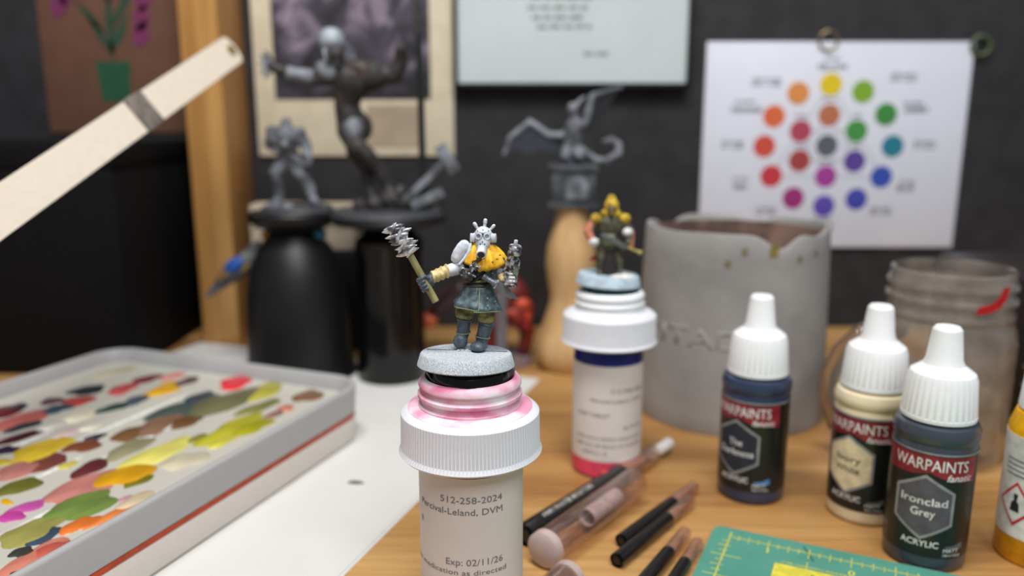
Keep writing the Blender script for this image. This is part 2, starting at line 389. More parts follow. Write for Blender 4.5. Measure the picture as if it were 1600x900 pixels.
# ------------------------------------------------------------------ wet palette
a_ang = -21.2
pal = thing('wet_palette', 'shallow grey plastic palette tray covered in dabs of paint', 'palette', (-64,343,.65), a_ang)
PW, PL = 150, 212
def rrect(x0,x1,y0,y1,r,n=10):
    pts = []
    for cx,cy,a0 in ((x1-r,y1-r,0),(x0+r,y1-r,90),(x0+r,y0+r,180),(x1-r,y0+r,270)):
        pts += [(cx+r*math.cos(R(a0+90*i/n)), cy+r*math.sin(R(a0+90*i/n))) for i in range(n+1)]
    return pts
def rshell(levels, inner, x0=-PW, x1=0, y0=-PL, y1=0, r=16):
    """stack of inset rounded rectangles: levels = [(inset,z)] skinned in order, last one closed flat"""
    mb = MB(); rows = [rrect(x0+i,x1-i,y0+i,y1-i,max(1,r-i)) for i,z in levels]; n = len(rows[0]); vs = []; fs = []
    for (i,z),row in zip(levels,rows): vs += [(x,y,z) for x,y in row]
    for k in range(len(levels)-1): fs += [(k*n+j,k*n+(j+1)%n,(k+1)*n+(j+1)%n,(k+1)*n+j) for j in range(n)]
    fs.append(tuple(reversed(range(n)))); fs.append(tuple((len(levels)-1)*n+j for j in range(n)))
    return mb.add(vs, fs)
part('lid_underneath', rshell([(2.2,0),(1,1),(.8,10.6),(1.4,11)],0), mat('lid_white', (228,221,212), .45, 0, .01, sss=.1), pal, sharp=50)
part('rubber_gasket', rshell([(1.4,10.8),(.7,11),(.7,12.8),(1.4,13)],0), mat('gasket_orange', (178,62,14), .5), pal, sharp=50)
part('tray', rshell([(1.2,12.8),(.6,13.2),(0,24),(.3,24.8),(1,25.2),(2.2,25.1),(2.9,24.4),(3.8,18.6)],0), mat('tray_grey', (172,171,170), .36, 0, .01, sss=.15), pal, sharp=50)
part('palette_paper', rshell([(4.6,18.5),(4.6,18.9)],0), mat('wet_paper', (192,189,176), .3, 0, .04, 40, .25, 120, stretch=(1,.25,1), c2=(192,188,178)), pal)
DABS = [(-129.3,76.6,6.9,5.8,110,25,35),(-129.2,71.8,4.1,3.5,45,45,60),(-114.5,82.4,13.3,5.9,205,110,100),(-106.9,86.6,6.7,3.3,50,55,60),(-98.0,95.8,9.0,2.9,75,25,35),(-90.9,105.7,3.9,3.3,50,35,60),(-79.3,100.7,11.2,6.9,225,190,50),(-82.1,113.9,2.3,3.0,225,195,40),(-67.5,108.9,8.8,5.1,125,65,55),(-70.9,116.7,7.0,5.2,195,125,115),(-59.0,125.6,6.6,4.9,110,110,40),(-52.2,134.9,1.2,2.2,240,180,10),(-43.0,135.0,5.0,3.0,205,85,170),(-42.0,141.1,3.6,3.2,205,70,160),(-28.1,145.2,8.5,5.9,160,155,80),(-12.9,155.3,9.3,5.6,215,130,110),(-12.8,150.4,4.5,3.3,205,95,80),(-23.3,145.7,5.6,3.8,55,75,95),(-19.8,154.8,3.0,2.5,60,60,55),(-10.1,163.1,1.7,2.6,90,70,50),(-37.9,118.6,13.1,7.0,205,130,120),(-14.4,119.1,6.1,3.4,220,200,165),(-27.9,128.0,10.9,6.5,115,140,65),(-12.6,126.3,10.2,2.5,230,130,65),(-17.7,137.0,5.8,3.3,230,120,45),(-18.7,119.5,2.1,1.4,200,150,165),(-32.9,106.2,10.1,6.3,220,160,20),(-25.5,107.6,5.5,2.7,120,115,25),(-49.1,105.9,7.5,3.7,100,40,45),(-67.6,92.8,5.9,4.8,125,70,45),(-70.7,84.9,3.6,2.8,50,45,65),(-60.3,74.9,9.0,5.3,120,85,50),(-50.0,59.3,6.5,4.6,110,75,45),(-57.2,65.7,10.8,5.6,140,105,80),(-49.9,87.9,9.1,5.0,150,145,110),(-36.6,87.6,13.0,5.9,232,222,110),(-58.2,107.4,3.0,2.0,215,200,80),(-27.6,58.2,15.5,5.5,185,180,45),(-21.1,54.7,8.2,4.7,170,165,20),(-32.9,71.4,4.3,2.5,135,135,50),(-21.4,70.7,6.3,2.3,215,205,70),(-61.7,45.4,15.6,7.1,70,85,80),(-50.6,33.2,19.2,8.4,110,110,75),(-44.4,16.9,10.9,5.8,185,175,60),(-33.4,34.9,9.9,3.9,130,130,70),(-64.6,12.3,8.8,5.8,235,45,60),(-22.4,15.2,7.9,4.9,130,90,60),(-21.8,31.6,3.8,2.7,215,130,105),(-21.8,39.3,5.1,2.4,150,110,100),(-107.2,22.9,6.8,3.9,120,35,45),(-99.1,14.9,6.0,3.4,230,140,130),(-88.0,33.0,9.1,4.4,235,175,20),(-106.3,37.7,7.1,4.8,200,80,80),(-120.1,44.9,7.4,5.4,40,45,50),(-87.0,18.6,6.0,3.7,90,65,65),(-65.1,35.7,8.5,4.4,60,70,80),(-90.4,57.9,6.1,3.4,40,70,60),(-88.7,46.7,6.5,3.5,75,85,100),(-111.2,67.0,5.8,4.4,50,75,90),(-111.3,57.0,6.6,4.8,185,70,65),(-121.7,61.5,4.7,3.5,95,60,70),(-95.7,70.8,7.0,5.0,245,235,205),(-81.0,77.6,4.4,2.4,240,232,210),(-22.7,89.4,7.7,5.6,215,205,175),(-84.9,85.6,6.4,2.8,230,205,200),(-96.7,81.2,4.8,3.0,225,220,210),(-129.5,20.4,10.3,3.9,205,195,160),(-92.0,25.1,3.7,2.8,225,170,70)]
rr = random.Random(11)
for i,(x,y,L_,W_,r_,g_,b_) in enumerate(DABS):
    ph = [rr.uniform(0,6.28) for _ in range(3)]; n = 26
    out = []
    for k in range(n):
        a = 2*PI*k/n; q = 1+.13*math.sin(2*a+ph[0])+.10*math.sin(3*a+ph[1])+.07*math.sin(5*a+ph[2])
        out.append((1.2*W_*q*math.cos(a), 1.12*L_*q*math.sin(a)))
    h = rr.uniform(.25,.5)+.012*i*.3
    mb = MB(); vs = [(px,py,0) for px,py in out]+[(px*.86,py*.9,h*.8) for px,py in out]+[(px*.45,py*.45,h) for px,py in out]
    fs = [tuple(reversed(range(n)))]+[(k,(k+1)%n,n+(k+1)%n,n+k) for k in range(n)]+[(n+k,n+(k+1)%n,2*n+(k+1)%n,2*n+k) for k in range(n)]+[tuple(2*n+k for k in range(n))]
    part('paint_dab', mb.add(vs,fs), mat('dab_%d'%i, tuple(.88*q_+6 for q_ in (r_,g_,b_)), .3, 0, .16, 120, stretch=(1,.3,1)), pal, (x,-y,18.9), (0,0,R(rr.uniform(-10,10))), 60)
# ridges of wet paper between the streaks
for x,y,L_ in ((-74,60,55),(-52,78,40),(-60,112,24),(-34,140,26),(-92,100,28)):
    part('paper_ridge', MB().lathe([(0,-1),(.6,-.8),(1,0),(.6,.8),(0,1)],8, Matrix.Diagonal((1.6,.35,L_*.55,1)) ), mat('ridge_white', (222,220,214), .25), pal, (x,-y,18.9), (PI/2,0,0))

# ------------------------------------------------------------------ pill bottles
def stain_mat():
    m = bpy.data.materials.new('stained_white'); m.use_nodes = True; nt = m.node_tree; N = nt.nodes; L = nt.links
    b = N['Principled BSDF']; b.inputs['Roughness'].default_value = .45
    tc = N.new('ShaderNodeTexCoord'); nz = N.new('ShaderNodeTexNoise'); nz.inputs['Scale'].default_value = 90; nz.inputs['Detail'].default_value = 5
    mp = N.new('ShaderNodeMapping'); mp.inputs['Scale'].default_value = (1,1,2.2); L.new(tc.outputs['Object'], mp.inputs[0]); L.new(mp.outputs[0], nz.inputs['Vector'])
    rp = N.new('ShaderNodeValToRGB'); e = rp.color_ramp.elements
    e[0].position = .36; e[0].color = lin((214,120,152)); e[1].position = .62; e[1].color = lin((236,226,230))
    x = e.new(.47); x.color = lin((228,176,194)); L.new(nz.outputs['Fac'], rp.inputs[0]); L.new(rp.outputs[0], b.inputs['Base Color']); return m
M_stain = stain_mat()
M_cap1 = mat('cap_white', (224,225,231), .42, 0, .01, sss=.15)
M_navy = mat('navy_band', (28,32,120), .35, 0, .05); M_redb = mat('red_band', (226,72,98), .4, 0, .08)
M_label = mat('pill_label', (226,217,211), .5, 0, .02, 60)
def pill(loc, label, stained, low):
    t = thing('pill_bottle', label, 'pill bottle', loc, 0, 'pill bottles used as painting handles')
    part('barrel', MB().lathe([(0,.6),(10,0),(13,0),(13.6,.6),(13.7,55),(12.6,57),(0,57)],64), M_navy, t)
    if low: part('label_band', MB().lathe([(13.75,7.5),(13.95,7.5),(13.95,46.5),(13.75,46.5)],64,closed=True), M_label, t)
    else: part('label_band', MB().lathe([(13.75,6),(13.95,6),(13.95,51),(13.75,51)],64,closed=True), M_label, t)
    part('base_band', MB().lathe([(13.75,1),(13.92,1),(13.92,7.4 if low else 5.9),(13.75,7.4 if low else 5.9)],64,closed=True), M_redb, t)
    n = 480
    rib = lambda a,k,i: (1.0+(.008 if (i%4) in (0,1) else 0)) if k in (3,4) else 1
    c = part('cap', MB().lathe([(13.9,53.4),(18.5,53.4),(19.0,54.0),(18.3,55.2),(18.1,64.4),(17.2,65.3),(15.2,66.2),(13.4,66.4)],n,None,rib), M_cap1, t, sharp=25)
    th_m = M_stain if stained else M_white
    part('cap_thread', MB().lathe([(13.6,65.6),(13.6,66.9),(12.9,67.5),(12.9,68.4),(13.7,69.0),(13.7,69.7),(12.9,70.3),(12.9,71.4),(13.5,72),(13.5,72.6),(12.6,73.8),(11.8,74.2),(11.2,73.6),(11.0,71.8),(0,71.6)],72), th_m, c)
    if stained: part('pigment_ring', MB().lathe([(13.2,66.45),(15.2,66.26),(16.4,65.74),(16.4,65.5),(13.2,66.0)],72,closed=True), mat('pink_pigment', (226,150,178), .6, 0, c2=(236,222,228), scale=110, lo=.42, hi=.58), c)
    return t
p1 = pill((-11,200,0), 'white-capped pill bottle in front, pink-stained, under the gas-masked figure', True, False)
p2 = pill((38.5,307,0), 'white-capped pill bottle with navy and red bands beside the grey pot', False, True)
part('mounting_putty', MB().lathe([(0,71.4),(9.6,71.6),(11.4,73.2),(11.6,75.0),(11.0,76.2),(10,76.6),(0,76.6)],40,None,lambda a,k,i:1+.03*math.sin(3*a)+.02*math.sin(7*a)), M_blackgloss, p1)
part('mounting_putty', MB().lathe([(0,71.4),(8,71.6),(9.4,73.2),(9.4,75.0),(9,76.2),(0,76.4)],32), mat('teal_putty', (50,110,116), .5), p2)
def ptext(parent, s, h, wd_, z, ang, r=14.0, m=M_greyink, name='lettering', bold=0, lift=.06, shear=0):
    me = text_flat(s, h, wd_, bold, 'CENTER', shear); return finish(bend(me, r, ang, z, .7, lift), name, m, parent)
a1 = 3
ptext(p1, '512-258-2024', 1.75, 16.6, 44.4, a1)
ptext(p1, 'Percival-Leland, DVM', 1.75, 24.5, 41.2, a1-15.5)
ptext(p1, 'B', 1.5, None, 36.2, a1-66)
ptext(p1, 'Exp: 02/11/26', 1.8, 15.4, 27.2, a1+3)
ptext(p1, 'use medication as directed', 1.4, 30, 24.5, a1-22)
for s,h,wd_,z,an in (('512-258-2024',1.6,15,36,36),('Percival-Leland, DVM',1.6,22,32,18),('ONE TABLET',1.5,14,26,-24),('Exp: 02/11/26',1.5,9,21,46),('GIVE WITH FOOD ONCE DAILY',1.3,30,16.5,6),('KEEP OUT OF REACH OF CHILDREN',1.3,30,13.5,6),('REFILL 0',1.3,10,10.5,-20)): ptext(p2,s,h,wd_,z,an-7)

# ------------------------------------------------------------------ main miniature
M_base = mat('speckled_spray', (150,157,165), .8, 0, c2=(208,215,221), scale=4200, lo=.4, hi=.56, detail=2, bump=.4, bscale=4200)
M_mask = mat('white_primer', (220,226,233), .7, 0, c2=(186,192,202), scale=500, bump=.1)
M_coat = mat('coat_blue_grey', (66,82,88), .45, 0, c2=(104,122,128), scale=700)
M_trim = mat('coat_trim', (132,146,110), .55)
M_trous = mat('khaki_cloth', (138,132,76), .6, 0, c2=(88,84,50), scale=500)
M_boot = mat('boot_grey', (66,76,86), .45, 0, c2=(84,96,106), scale=700)
M_yel = mat('yellow_cloth', (244,196,52), .55, 0, c2=(214,152,20), scale=420)
M_band = mat('cream_wrap', (222,206,150), .6, 0, c2=(190,166,112), scale=600)
M_haft = mat('haft_olive', (152,148,98), .5, 0, c2=(126,122,80), scale=500, stretch=(1,1,.3))
M_metal = mat('gun_metal', (206,208,213), .3, .5, c2=(70,70,75), scale=800)
M_bright = mat('bright_steel', (232,235,239), .24, .55, c2=(110,112,118), scale=520)
M_dot = mat('dark_wash', (52,58,66), .6)
M_dark = mat('dark_leather', (46,44,42), .5, 0, c2=(66,62,56), scale=600)
fig = thing('miniature_figure', 'painted gas-masked miniature swinging a barbed club, in sharp focus on pink-stained cap', 'miniature', (-12,200,77.05))
fig.rotation_euler = (R(-4.5), R(1.0), 0); fig.location.z -= .0005
b = part('base', MB().lathe([(0,0),(12.4,0),(12.7,.3),(11.9,3.1),(11.6,3.4),(0,3.4)],96), M_base, fig, sharp=30)
part('base_slot', MB().box(-10.8,10.6,-.22,.22,3.38,3.46, Matrix.Rotation(R(-4),4,'Z') @ Matrix.Translation((0,2.2,0))), M_dot, b)
rb = random.Random(5); g = MB()
for i in range(16): g.ell((rb.uniform(-2.4,1.6),rb.uniform(.8,3.2),3.5), (rb.uniform(.2,.5),rb.uniform(.2,.5),rb.uniform(.15,.4)), None, 7, 5)
gr = part('grit', g, M_base, b); gr['kind'] = 'stuff'
Z0 = 3.4
def V(x,y,z): return Vector((x,y,z+Z0))
# continuous body under the clothes: torso, neck, arms, legs
bd = MB()
bd.ell(V(4.1,3,21), (4.3,2.9,4.0)); bd.ell(V(3.0,3.2,17.2), (3.4,2.6,2.6)); bd.ell(V(2.8,3.2,15), (3.6,2.7,2.6)); bd.cap(V(4.2,3,24), V(4.1,2.6,28), 2.0)
bd.cap(V(1.4,3.4,14), V(-.7,3.6,9.5), 2.2, 1.9); bd.cap(V(-.7,3.6,9.5), V(-1.2,5.0,3.5), 1.8, 1.3)
bd.cap(V(4.4,3.2,14), V(5.1,3.2,8.5), 2.2, 1.9); bd.cap(V(5.1,3.2,8.5), V(4.1,3.8,2.6), 1.8, 1.3)
bd.cap(V(.6,2.6,23.6), V(-3.2,1.4,21.6), 1.9, 1.6); bd.cap(V(-3.2,1.4,21.6), V(-8.2,-.6,19.8), 1.5, 1.15)
bd.cap(V(7.6,2.6,23.6), V(9.4,1.4,19.4), 1.8, 1.5); bd.cap(V(9.4,1.4,19.4), V(10.8,-.6,20.6), 1.4, 1.1)
blob('body', bd, M_coat, fig, .22, 5)
# boots
def boot(ankle, top, toe, heel, r, nm='boot'):
    k = MB(); k.cap(ankle, top, r*.86, r*1.0); k.ell(toe[0], toe[1], toe[2]); k.ell(heel, (r*.8,r*.9,r*.8)); k.cap(heel, toe[0], r*.75, r*.8)
    bo = blob(nm, k, M_boot, fig, .18, 5)
    u = (Vector(top)-Vector(ankle)).normalized(); c = Vector(top)
    pts = []; ux,uy = perp_frame(u)
    for i in range(20): a = 2*PI*i/20; pts.append(c+ux*(r*1.04*math.cos(a))+uy*(r*1.04*math.sin(a)))
    part('boot_cuff', MB().tube(pts,.22,6,True), M_boot, bo)
    pts = []; c2_ = Vector(ankle)+u*.5
    for i in range(20): a = 2*PI*i/20; pts.append(c2_+ux*(r*.98*math.cos(a))+uy*(r*.98*math.sin(a)+(0))+Vector((0,0,-.25*math.sin(a))))
    part('ankle_strap', MB().tube(pts,.17,6,True), M_trim, bo)
boot(V(4.0,3.4,3.0), V(5.1,3.4,7.0), (V(3.1,1.2,1.35),(2.15,2.7,1.35),None), V(3.9,3.8,1.4), 2.0)
boot(V(-1.1,4.6,4.0), V(-.7,3.9,8.2), (V(-1.7,3.2,2.2),(2.0,1.7,2.1),Matrix.Rotation(R(20),4,'X')), V(-1.3,4.8,3.0), 1.95)
k = MB()
for c,r in ((V(-.8,3.4,9.8),(2.5,2.3,1.9)),(V(-1.5,2.8,10.6),(1.7,1.6,1.6)),(V(.6,3.2,11.6),(2.4,2.3,2.2)),(V(0,2.6,9.2),(1.7,1.7,1.2))): k.ell(c,r)
blob('trouser_leg', k, M_trous, fig, .2, 3, .5)
k = MB()
for c,r in ((V(5.1,3.2,8.3),(2.4,2.3,1.7)),(V(4.8,3.1,10.4),(2.4,2.3,2.2)),(V(5.9,2.8,9.2),(1.6,1.6,1.3)),(V(4.3,2.6,8.9),(1.6,1.6,1.3))): k.ell(c,r)
blob('trouser_leg', k, M_trous, fig, .2, 3, .5)
# coat skirt: two panels wrapped round the hips, slit in front
def skirt(a0, a1, n, fz, name):
    """angles in degrees, 0 = towards the camera, + = viewer's right"""
    vs = []; fs = []; m_ = 7; edge = []
    for i in range(n+1):
        a = R(a0+(a1-a0)*i/n)
        for j in range(m_+1):
            s_ = j/m_
            top = Vector((3.1+3.7*math.sin(a), 3.1-2.8*math.cos(a), 17.2))
            rx,ry = 6.3, 4.6
            hem = Vector((2.7+rx*math.sin(a), 3.0-ry*math.cos(a), fz(math.degrees(a))))
            p = top.lerp(hem, s_); fl = .35*math.sin(a*6+1)*s_; p += Vector((math.sin(a),-math.cos(a),0))*(fl+.5*math.sin(PI*s_)*-1)
            vs.append(V(*p))
        edge.append(vs[-1])
    for i in range(n):
        for j in range(m_): k0 = i*(m_+1)+j; fs.append((k0,k0+m_+1,k0+m_+2,k0+1))
    o_ = part(name, MB().add(vs,fs), M_coat, fig, sharp=60)
    sd = o_.modifiers.new('s','SOLIDIFY'); sd.thickness = .0005; sd.offset = 1
    first = [vs[j] for j in range(m_+1)]; last = [vs[n*(m_+1)+j] for j in range(m_+1)]
    side_ = last if a1 < 60 else first
    off = Vector((0,-.25,0))
    part('coat_trim', MB().tube([p+off for p in edge],.2,6).tube([p+off*1.5 for p in side_],.2,6), M_trim, o_)
    return o_
cp_l = skirt(-150, 4, 26, lambda a: 11.3 - (a/150.)*1.6 if a < 0 else 11.3, 'coat_panel')
cp_r = skirt(-6, 185, 30, lambda a: 10.9, 'coat_panel')
for x,z in ((5.4,14.4),(5.5,12.4),(7.4,13.6)):
    part('button', MB().ell(V(x,-1.15 if x<6 else -.5,z),(.26,.2,.26),None,8,6), M_trim, cp_r)
pts = [V(3.1+3.85*math.sin(2*PI*i/28), 3.1-2.95*math.cos(2*PI*i/28), 17.3+.1*math.sin(2*PI*i/7)) for i in range(28)]
part('belt', MB().tube(pts,.55,8,True), M_dark, fig)
pts = [V(3.4+3.9*math.sin(2*PI*i/28), 3.1-2.9*math.cos(2*PI*i/28), 18.6+.3*math.sin(2*PI*i/28)) for i in range(28)]
part('belt_strap', MB().tube(pts,.35,8,True), M_trous, fig)
part('chest_strap', MB().tube([V(7.3,.4,24.5),V(5.6,-.4,22),V(3.4,-.3,19.8),V(1.0,.4,18.2)],.5,8,flat=.5), M_dark, fig)
for x,y,z in ((6.1,-.05,22.6),(6.5,0,20.8),(5.2,0,19.0)): part('button', MB().ell(V(x,y,z),(.28,.22,.28),None,8,6), M_metal, fig)
# cowl with folds
def cowl():
    vs = []; fs = []; n = 72; prof = [(2.5,2.3,2.9),(3.0,2.8,2.6),(3.9,3.6,1.7),(4.9,4.3,.3),(5.6,4.6,-1.3),(5.5,4.4,-1.9)]
    for i in range(n):
        a = 2*PI*i/n; f = math.sin(a*13+1.4*math.sin(3*a)+.6)
        front = max(0, math.cos(a))
        for j,(rx,ry,dz) in enumerate(prof):
            k = j/5; q = 1+.12*f*k+.1*k*max(0,math.sin(a)); drop = -1.9*front*k*(1 if math.sin(a) > -.2 else .5)+.4*abs(math.sin(a))*k
            vs.append(V(3.9+rx*q*math.sin(a), 2.9-ry*q*math.cos(a)-.3*front*k, 25.2+dz+drop+.3*f*k))
    m_ = len(prof)
    for i in range(n):
        for j in range(m_-1):
            k0 = i*m_+j; k1 = ((i+1)%n)*m_+j; fs.append((k0,k1,k1+1,k0+1))
    o_ = part('cowl', MB().add(vs,fs), M_yel, fig, sharp=80)
    sd = o_.modifiers.new('s','SOLIDIFY'); sd.thickness = .0006; sd.offset = -1
    return o_
cw = cowl()
for x,z in ((7.7,24.6),(6.6,23.9),(8.4,25.6)): part('cowl_hole', MB().ell(V(x,-1.75 if x < 8 else -1.2,z),(.28,.2,.2),None,8,6), mat('cowl_brown',(150,84,14),.6), cw)
# head: gas mask
hd = MB(); hd.ell(V(4.0,2.2,30.0),(2.45,2.6,2.75)); hd.ell(V(4.0,.9,28.4),(1.9,1.9,2.4)); hd.cap(V(3.9,.6,27.6), V(3.8,-.6,26.7), 1.5, 1.25); hd.ell(V(3.95,.2,29.4),(.5,.9,1.5))
mk = blob('gas_mask', hd, M_mask, fig, .14, 4)
F0 = V(3.8,-.4,26.9); F1 = V(3.65,-2.6,25.6); Mf = axis_m(F0,F1)
part('filter', MB().lathe([(0,0),(1.35,0),(1.4,.35),(1.22,.5),(1.22,1.5),(1.34,1.6),(1.34,2.3),(1.2,2.5),(.95,2.5),(.9,2.3),(0,2.3)],26,Mf), M_mask, mk)
part('filter_grille', MB().lathe([(0,2.28),(.92,2.28),(.92,2.4),(0,2.42)],20,Mf), M_dot, mk)
for sx in (-1,1):
    E = V(3.95+sx*.98,-.18 + .1,30.25); Me = axis_m(E, E+Vector((sx*.28,-1,-.02)))
    part('goggle_rim', MB().lathe([(.52,-.3),(.98,-.3),(.98,.42),(.86,.6),(.6,.6),(.52,.4)],22,Me,closed=True), M_mask, mk)
    part('goggle_ring', MB().lathe([(.98,-.1),(1.1,-.1),(1.08,.16),(.98,.18)],22,Me,closed=True), M_dot, mk)
    part('lens', MB().lathe([(0,.1),(.6,.1),(.6,.3),(0,.36)],20,Me), mat('lens_grey',(150,158,168),.25), mk)
    E = V(4.0+sx*2.2,1.9,29.7); Me = axis_m(E, E+Vector((sx,-.12,0)))
    part('ear_cup', MB().lathe([(0,0),(1.25,0),(1.3,.3),(1.15,.45),(1.15,.75),(1.25,.85),(1.1,1.15),(.6,1.2),(0,1.05)],20,Me), M_mask, mk)
for p,q,r in ((V(2.7,1.9,31.8),V(1.75,1.8,33.3),.48),(V(4.3,2.0,32.4),V(4.5,1.9,34.2),.52),(V(5.7,2.0,31.8),V(6.7,1.9,32.9),.42)):
    part('mask_knob', MB().cap(p,p.lerp(q,.75),r*.8,r*.8).cap(p.lerp(q,.7),q,r,r), M_mask, mk)
for x,y,z in ((4.0,-.42,32.1-.2),(3.98,-.55,31.0),(3.4,-1.0,28.3),(4.5,-1.0,28.3),(3.95,-1.2,28.9),(3.0,-.7,27.6),(4.9,-.7,27.6),(5.4,-.1,31.6),(2.6,-.1,31.6)):
    part('rivet', MB().ell(V(x,y,z),(.17,.16,.17),None,8,6), M_dot, mk)
part('breathing_hose', MB().tube([V(3.8,-1.2,25.8),V(3.4,-1.9,24.8),V(2.6,-1.8,24),V(1.6,-1.2,23.6)],[.55,.5,.5,.5],10), M_dark, fig)
# shoulder pad
sp_ = MB(); ax = axis_m(V(-3.4,1.2,23.4), V(-.2,1.6,28.8))
sp_.lathe([(0,-.2),(1.3,0),(2.0,1.0),(2.3,2.6),(2.25,4.4),(1.8,5.7),(1.0,6.3),(0,6.5)],26, ax @ Matrix.Diagonal((1,.75,1,1)))
pad = blob('shoulder_pad', sp_, M_mask, fig, .16, 3)
part('pad_ridge', MB().tube([V(-2.0,-.4,22.9),V(-.6,-.35,24.6),V(.6,.0,26.6),V(.9,.4,28.4)],[.35,.42,.42,.3],8), M_mask, pad)
for x,y,z,r in ((-3.0,-.35,25.2,.3),(-3.3,-.1,24.0,.22),(-1.9,-.45,24.9,.2)): part('rivet', MB().ell(V(x,y,z),(r,.2,r*.8),None,8,6), M_dot, pad)
# left sleeve, wraps, fist, club
part('sleeve', MB().tube([V(-1.6,2.0,22.6),V(-3.2,1.2,21.6),V(-4.8,.5,21.2),V(-5.8,.2,20.9)],[1.85,1.75,1.6,1.5],16), M_mask, fig)
wr = MB()
for i in range(7):
    c = V(-5.2,.45,21.1).lerp(V(-8.7,-.9,19.6), i/6); d_ = Vector((-3.5,-1.35,-1.5)).normalized(); q = Matrix.Rotation(R(14*(-1)**i),3,'Y') @ d_; ux,uy = perp_frame(q); rr_ = 1.6-.035*i
    wr.tube([c+ux*(rr_*math.cos(2*PI*k/16))+uy*(rr_*math.sin(2*PI*k/16)) for k in range(16)],.36,7,True)
wr.tube([V(-5.2,.45,21.1),V(-8.8,-.9,19.6)],1.55,14)
blob('arm_wrap', wr, M_band, fig, .16, 2)
C0 = V(-7.7,-2.2,13.4); C1 = V(-14.5,-2.2,25.7); C2 = V(-18.3,-2.2,33.0)
cax = (C1-C0).normalized(); cu, cv = perp_frame(cax)
part('club_haft', MB().tube([C0,C0.lerp(C1,.01),C0.lerp(C1,.5),C1,C1+cax*3],[.8,.95,.92,.9,.8],16), M_haft, fig)
hc = C0.lerp(C1,.40)      # grip point
fs_ = MB(); fs_.cap(V(-8.8,-.9,19.5), hc+Vector((.9,1.0,.3)), 1.35, 1.5); fs_.ell(hc+Vector((.2,.9,0)),(1.7,1.5,1.7)); 
for i in range(4):
    c = hc+cax*(1.45-.98*i); pts = []
    for k in range(9):
        a = R(-30+k*28); rad = 1.5-.02*k+(.12 if k in (3,6) else 0)
        pts.append(c + Vector((0,1,0))*(rad*math.cos(a)) + (cax.cross(Vector((0,1,0))).normalized()*-1)*(rad*math.sin(a)*-1))
    fs_.tube(pts,[.5,.54,.56,.58,.55,.56,.52,.48,.4],8)
fs_.tube([hc+Vector((1.4,.6,.6)), hc+cax*1.9+Vector((.9,-.7,0)), hc+cax*1.6+Vector((-.3,-1.45,0))],[.6,.55,.42],8)
blob('fist', fs_, M_boot, fig, .13, 2)
ch = MB(); rc = random.Random(21); up_im = Vector((0,0,1)); sidev = Vector((cax.z,0,-cax.x)).normalized()   # across the club, in its plane
for i in range(10):
    c = C1+cax*(.2+i*.82)+Vector((rc.uniform(-.9,.9),-.6+rc.uniform(-.6,.4),0)); L_ = rc.uniform(2.3,3.1)
    th_ = R(rc.uniform(8,32)); d_ = Vector((math.cos(th_),rc.uniform(-.25,.25),math.sin(th_))).normalized()
    ch.spindle(c-d_*L_, c+d_*L_, rc.uniform(.6,.8))
for i in range(6):
    c = C1+cax*(.6+i*1.3)+Vector(((-.9)**i*.8,-1.5,0)); th_ = R(rc.uniform(55,75)); d_ = Vector((math.cos(th_),0,math.sin(th_)))
    ch.spindle(c-d_*1.8, c+d_*1.8, .5)
ch.tube([C1+cax*2, C2+cax*.3],[.95,.7],10)
part('barbed_head', ch, M_bright, fig, sharp=60)
# pouch, chest gadgets, knife
gd = MB(); 
for i in range(11):
    a = rc.uniform(0,6.28); e_ = rc.uniform(-.8,.8); d_ = Vector((math.cos(a),-.5+.3*e_,math.sin(a))).normalized()
    gd.spindle(V(1.9,-1.6,22.7)-d_*.3, V(1.9,-1.6,22.7)+d_*rc.uniform(1.1,1.9), .42)
gd.ell(V(1.9,-1.4,22.7),(1.1,.8,.9)); gd.cap(V(1.4,-1.5,22.4),V(4.2,-1.6,22.6),.42,.35)
part('chest_spikes', gd, M_metal, fig, sharp=60)
pu = MB(); pu.bbox(-1.6,1.4,-1.0,1.0,-1.4,1.4,.4, Matrix.Translation(V(.6,-.2,20.4)) @ Matrix.Rotation(R(20),4,'Y')); pu.cap(V(-1.2,-.4,21.4),V(-.3,-.9,19.6),.8,.9)
po = blob('pouch', pu, M_dark, fig, .16, 2)
part('pouch_ring', MB().tube([V(-.9,-1.35,21.2)+Vector((.75*math.cos(2*PI*i/18),0,.9*math.sin(2*PI*i/18))) for i in range(18)],.24,7,True).cap(V(.6,-1.4,20.7),V(2.2,-1.3,20.0),.35,.3), M_metal, po)
kn = Matrix.Translation(V(4.2,-1.5,20.1)) @ Matrix.Rotation(R(30),4,'Y')
bl = part('knife_blade', MB().prism([(4.0,-1.15),(4.0,1.05),(6.2,1.15),(10.7,-.35),(10.9,-.75),(9.4,-.95),(8.9,-1.4),(6.4,-1.35)],-.22,.22, kn @ Matrix.Rotation(PI/2,4,'X')), mat('dull_blade',(128,130,130),.4,.6), fig)
part('knife_grip', MB().lathe([(0,-.1),(.75,0),(.8,.5),(.68,.7),(.72,1.3),(.62,1.4),(.72,2.1),(.62,2.2),(.75,3.0),(1.0,3.1),(1.0,3.8),(.6,3.9),(0,3.9)],16, kn @ Matrix.Rotation(PI/2,4,'Y')), mat('grip_blue_grey',(112,118,130),.4,.4), bl)
part('knife_guard', MB().bbox(3.6,4.2,-.5,.5,-1.3,1.3,.2, kn), M_metal, bl)
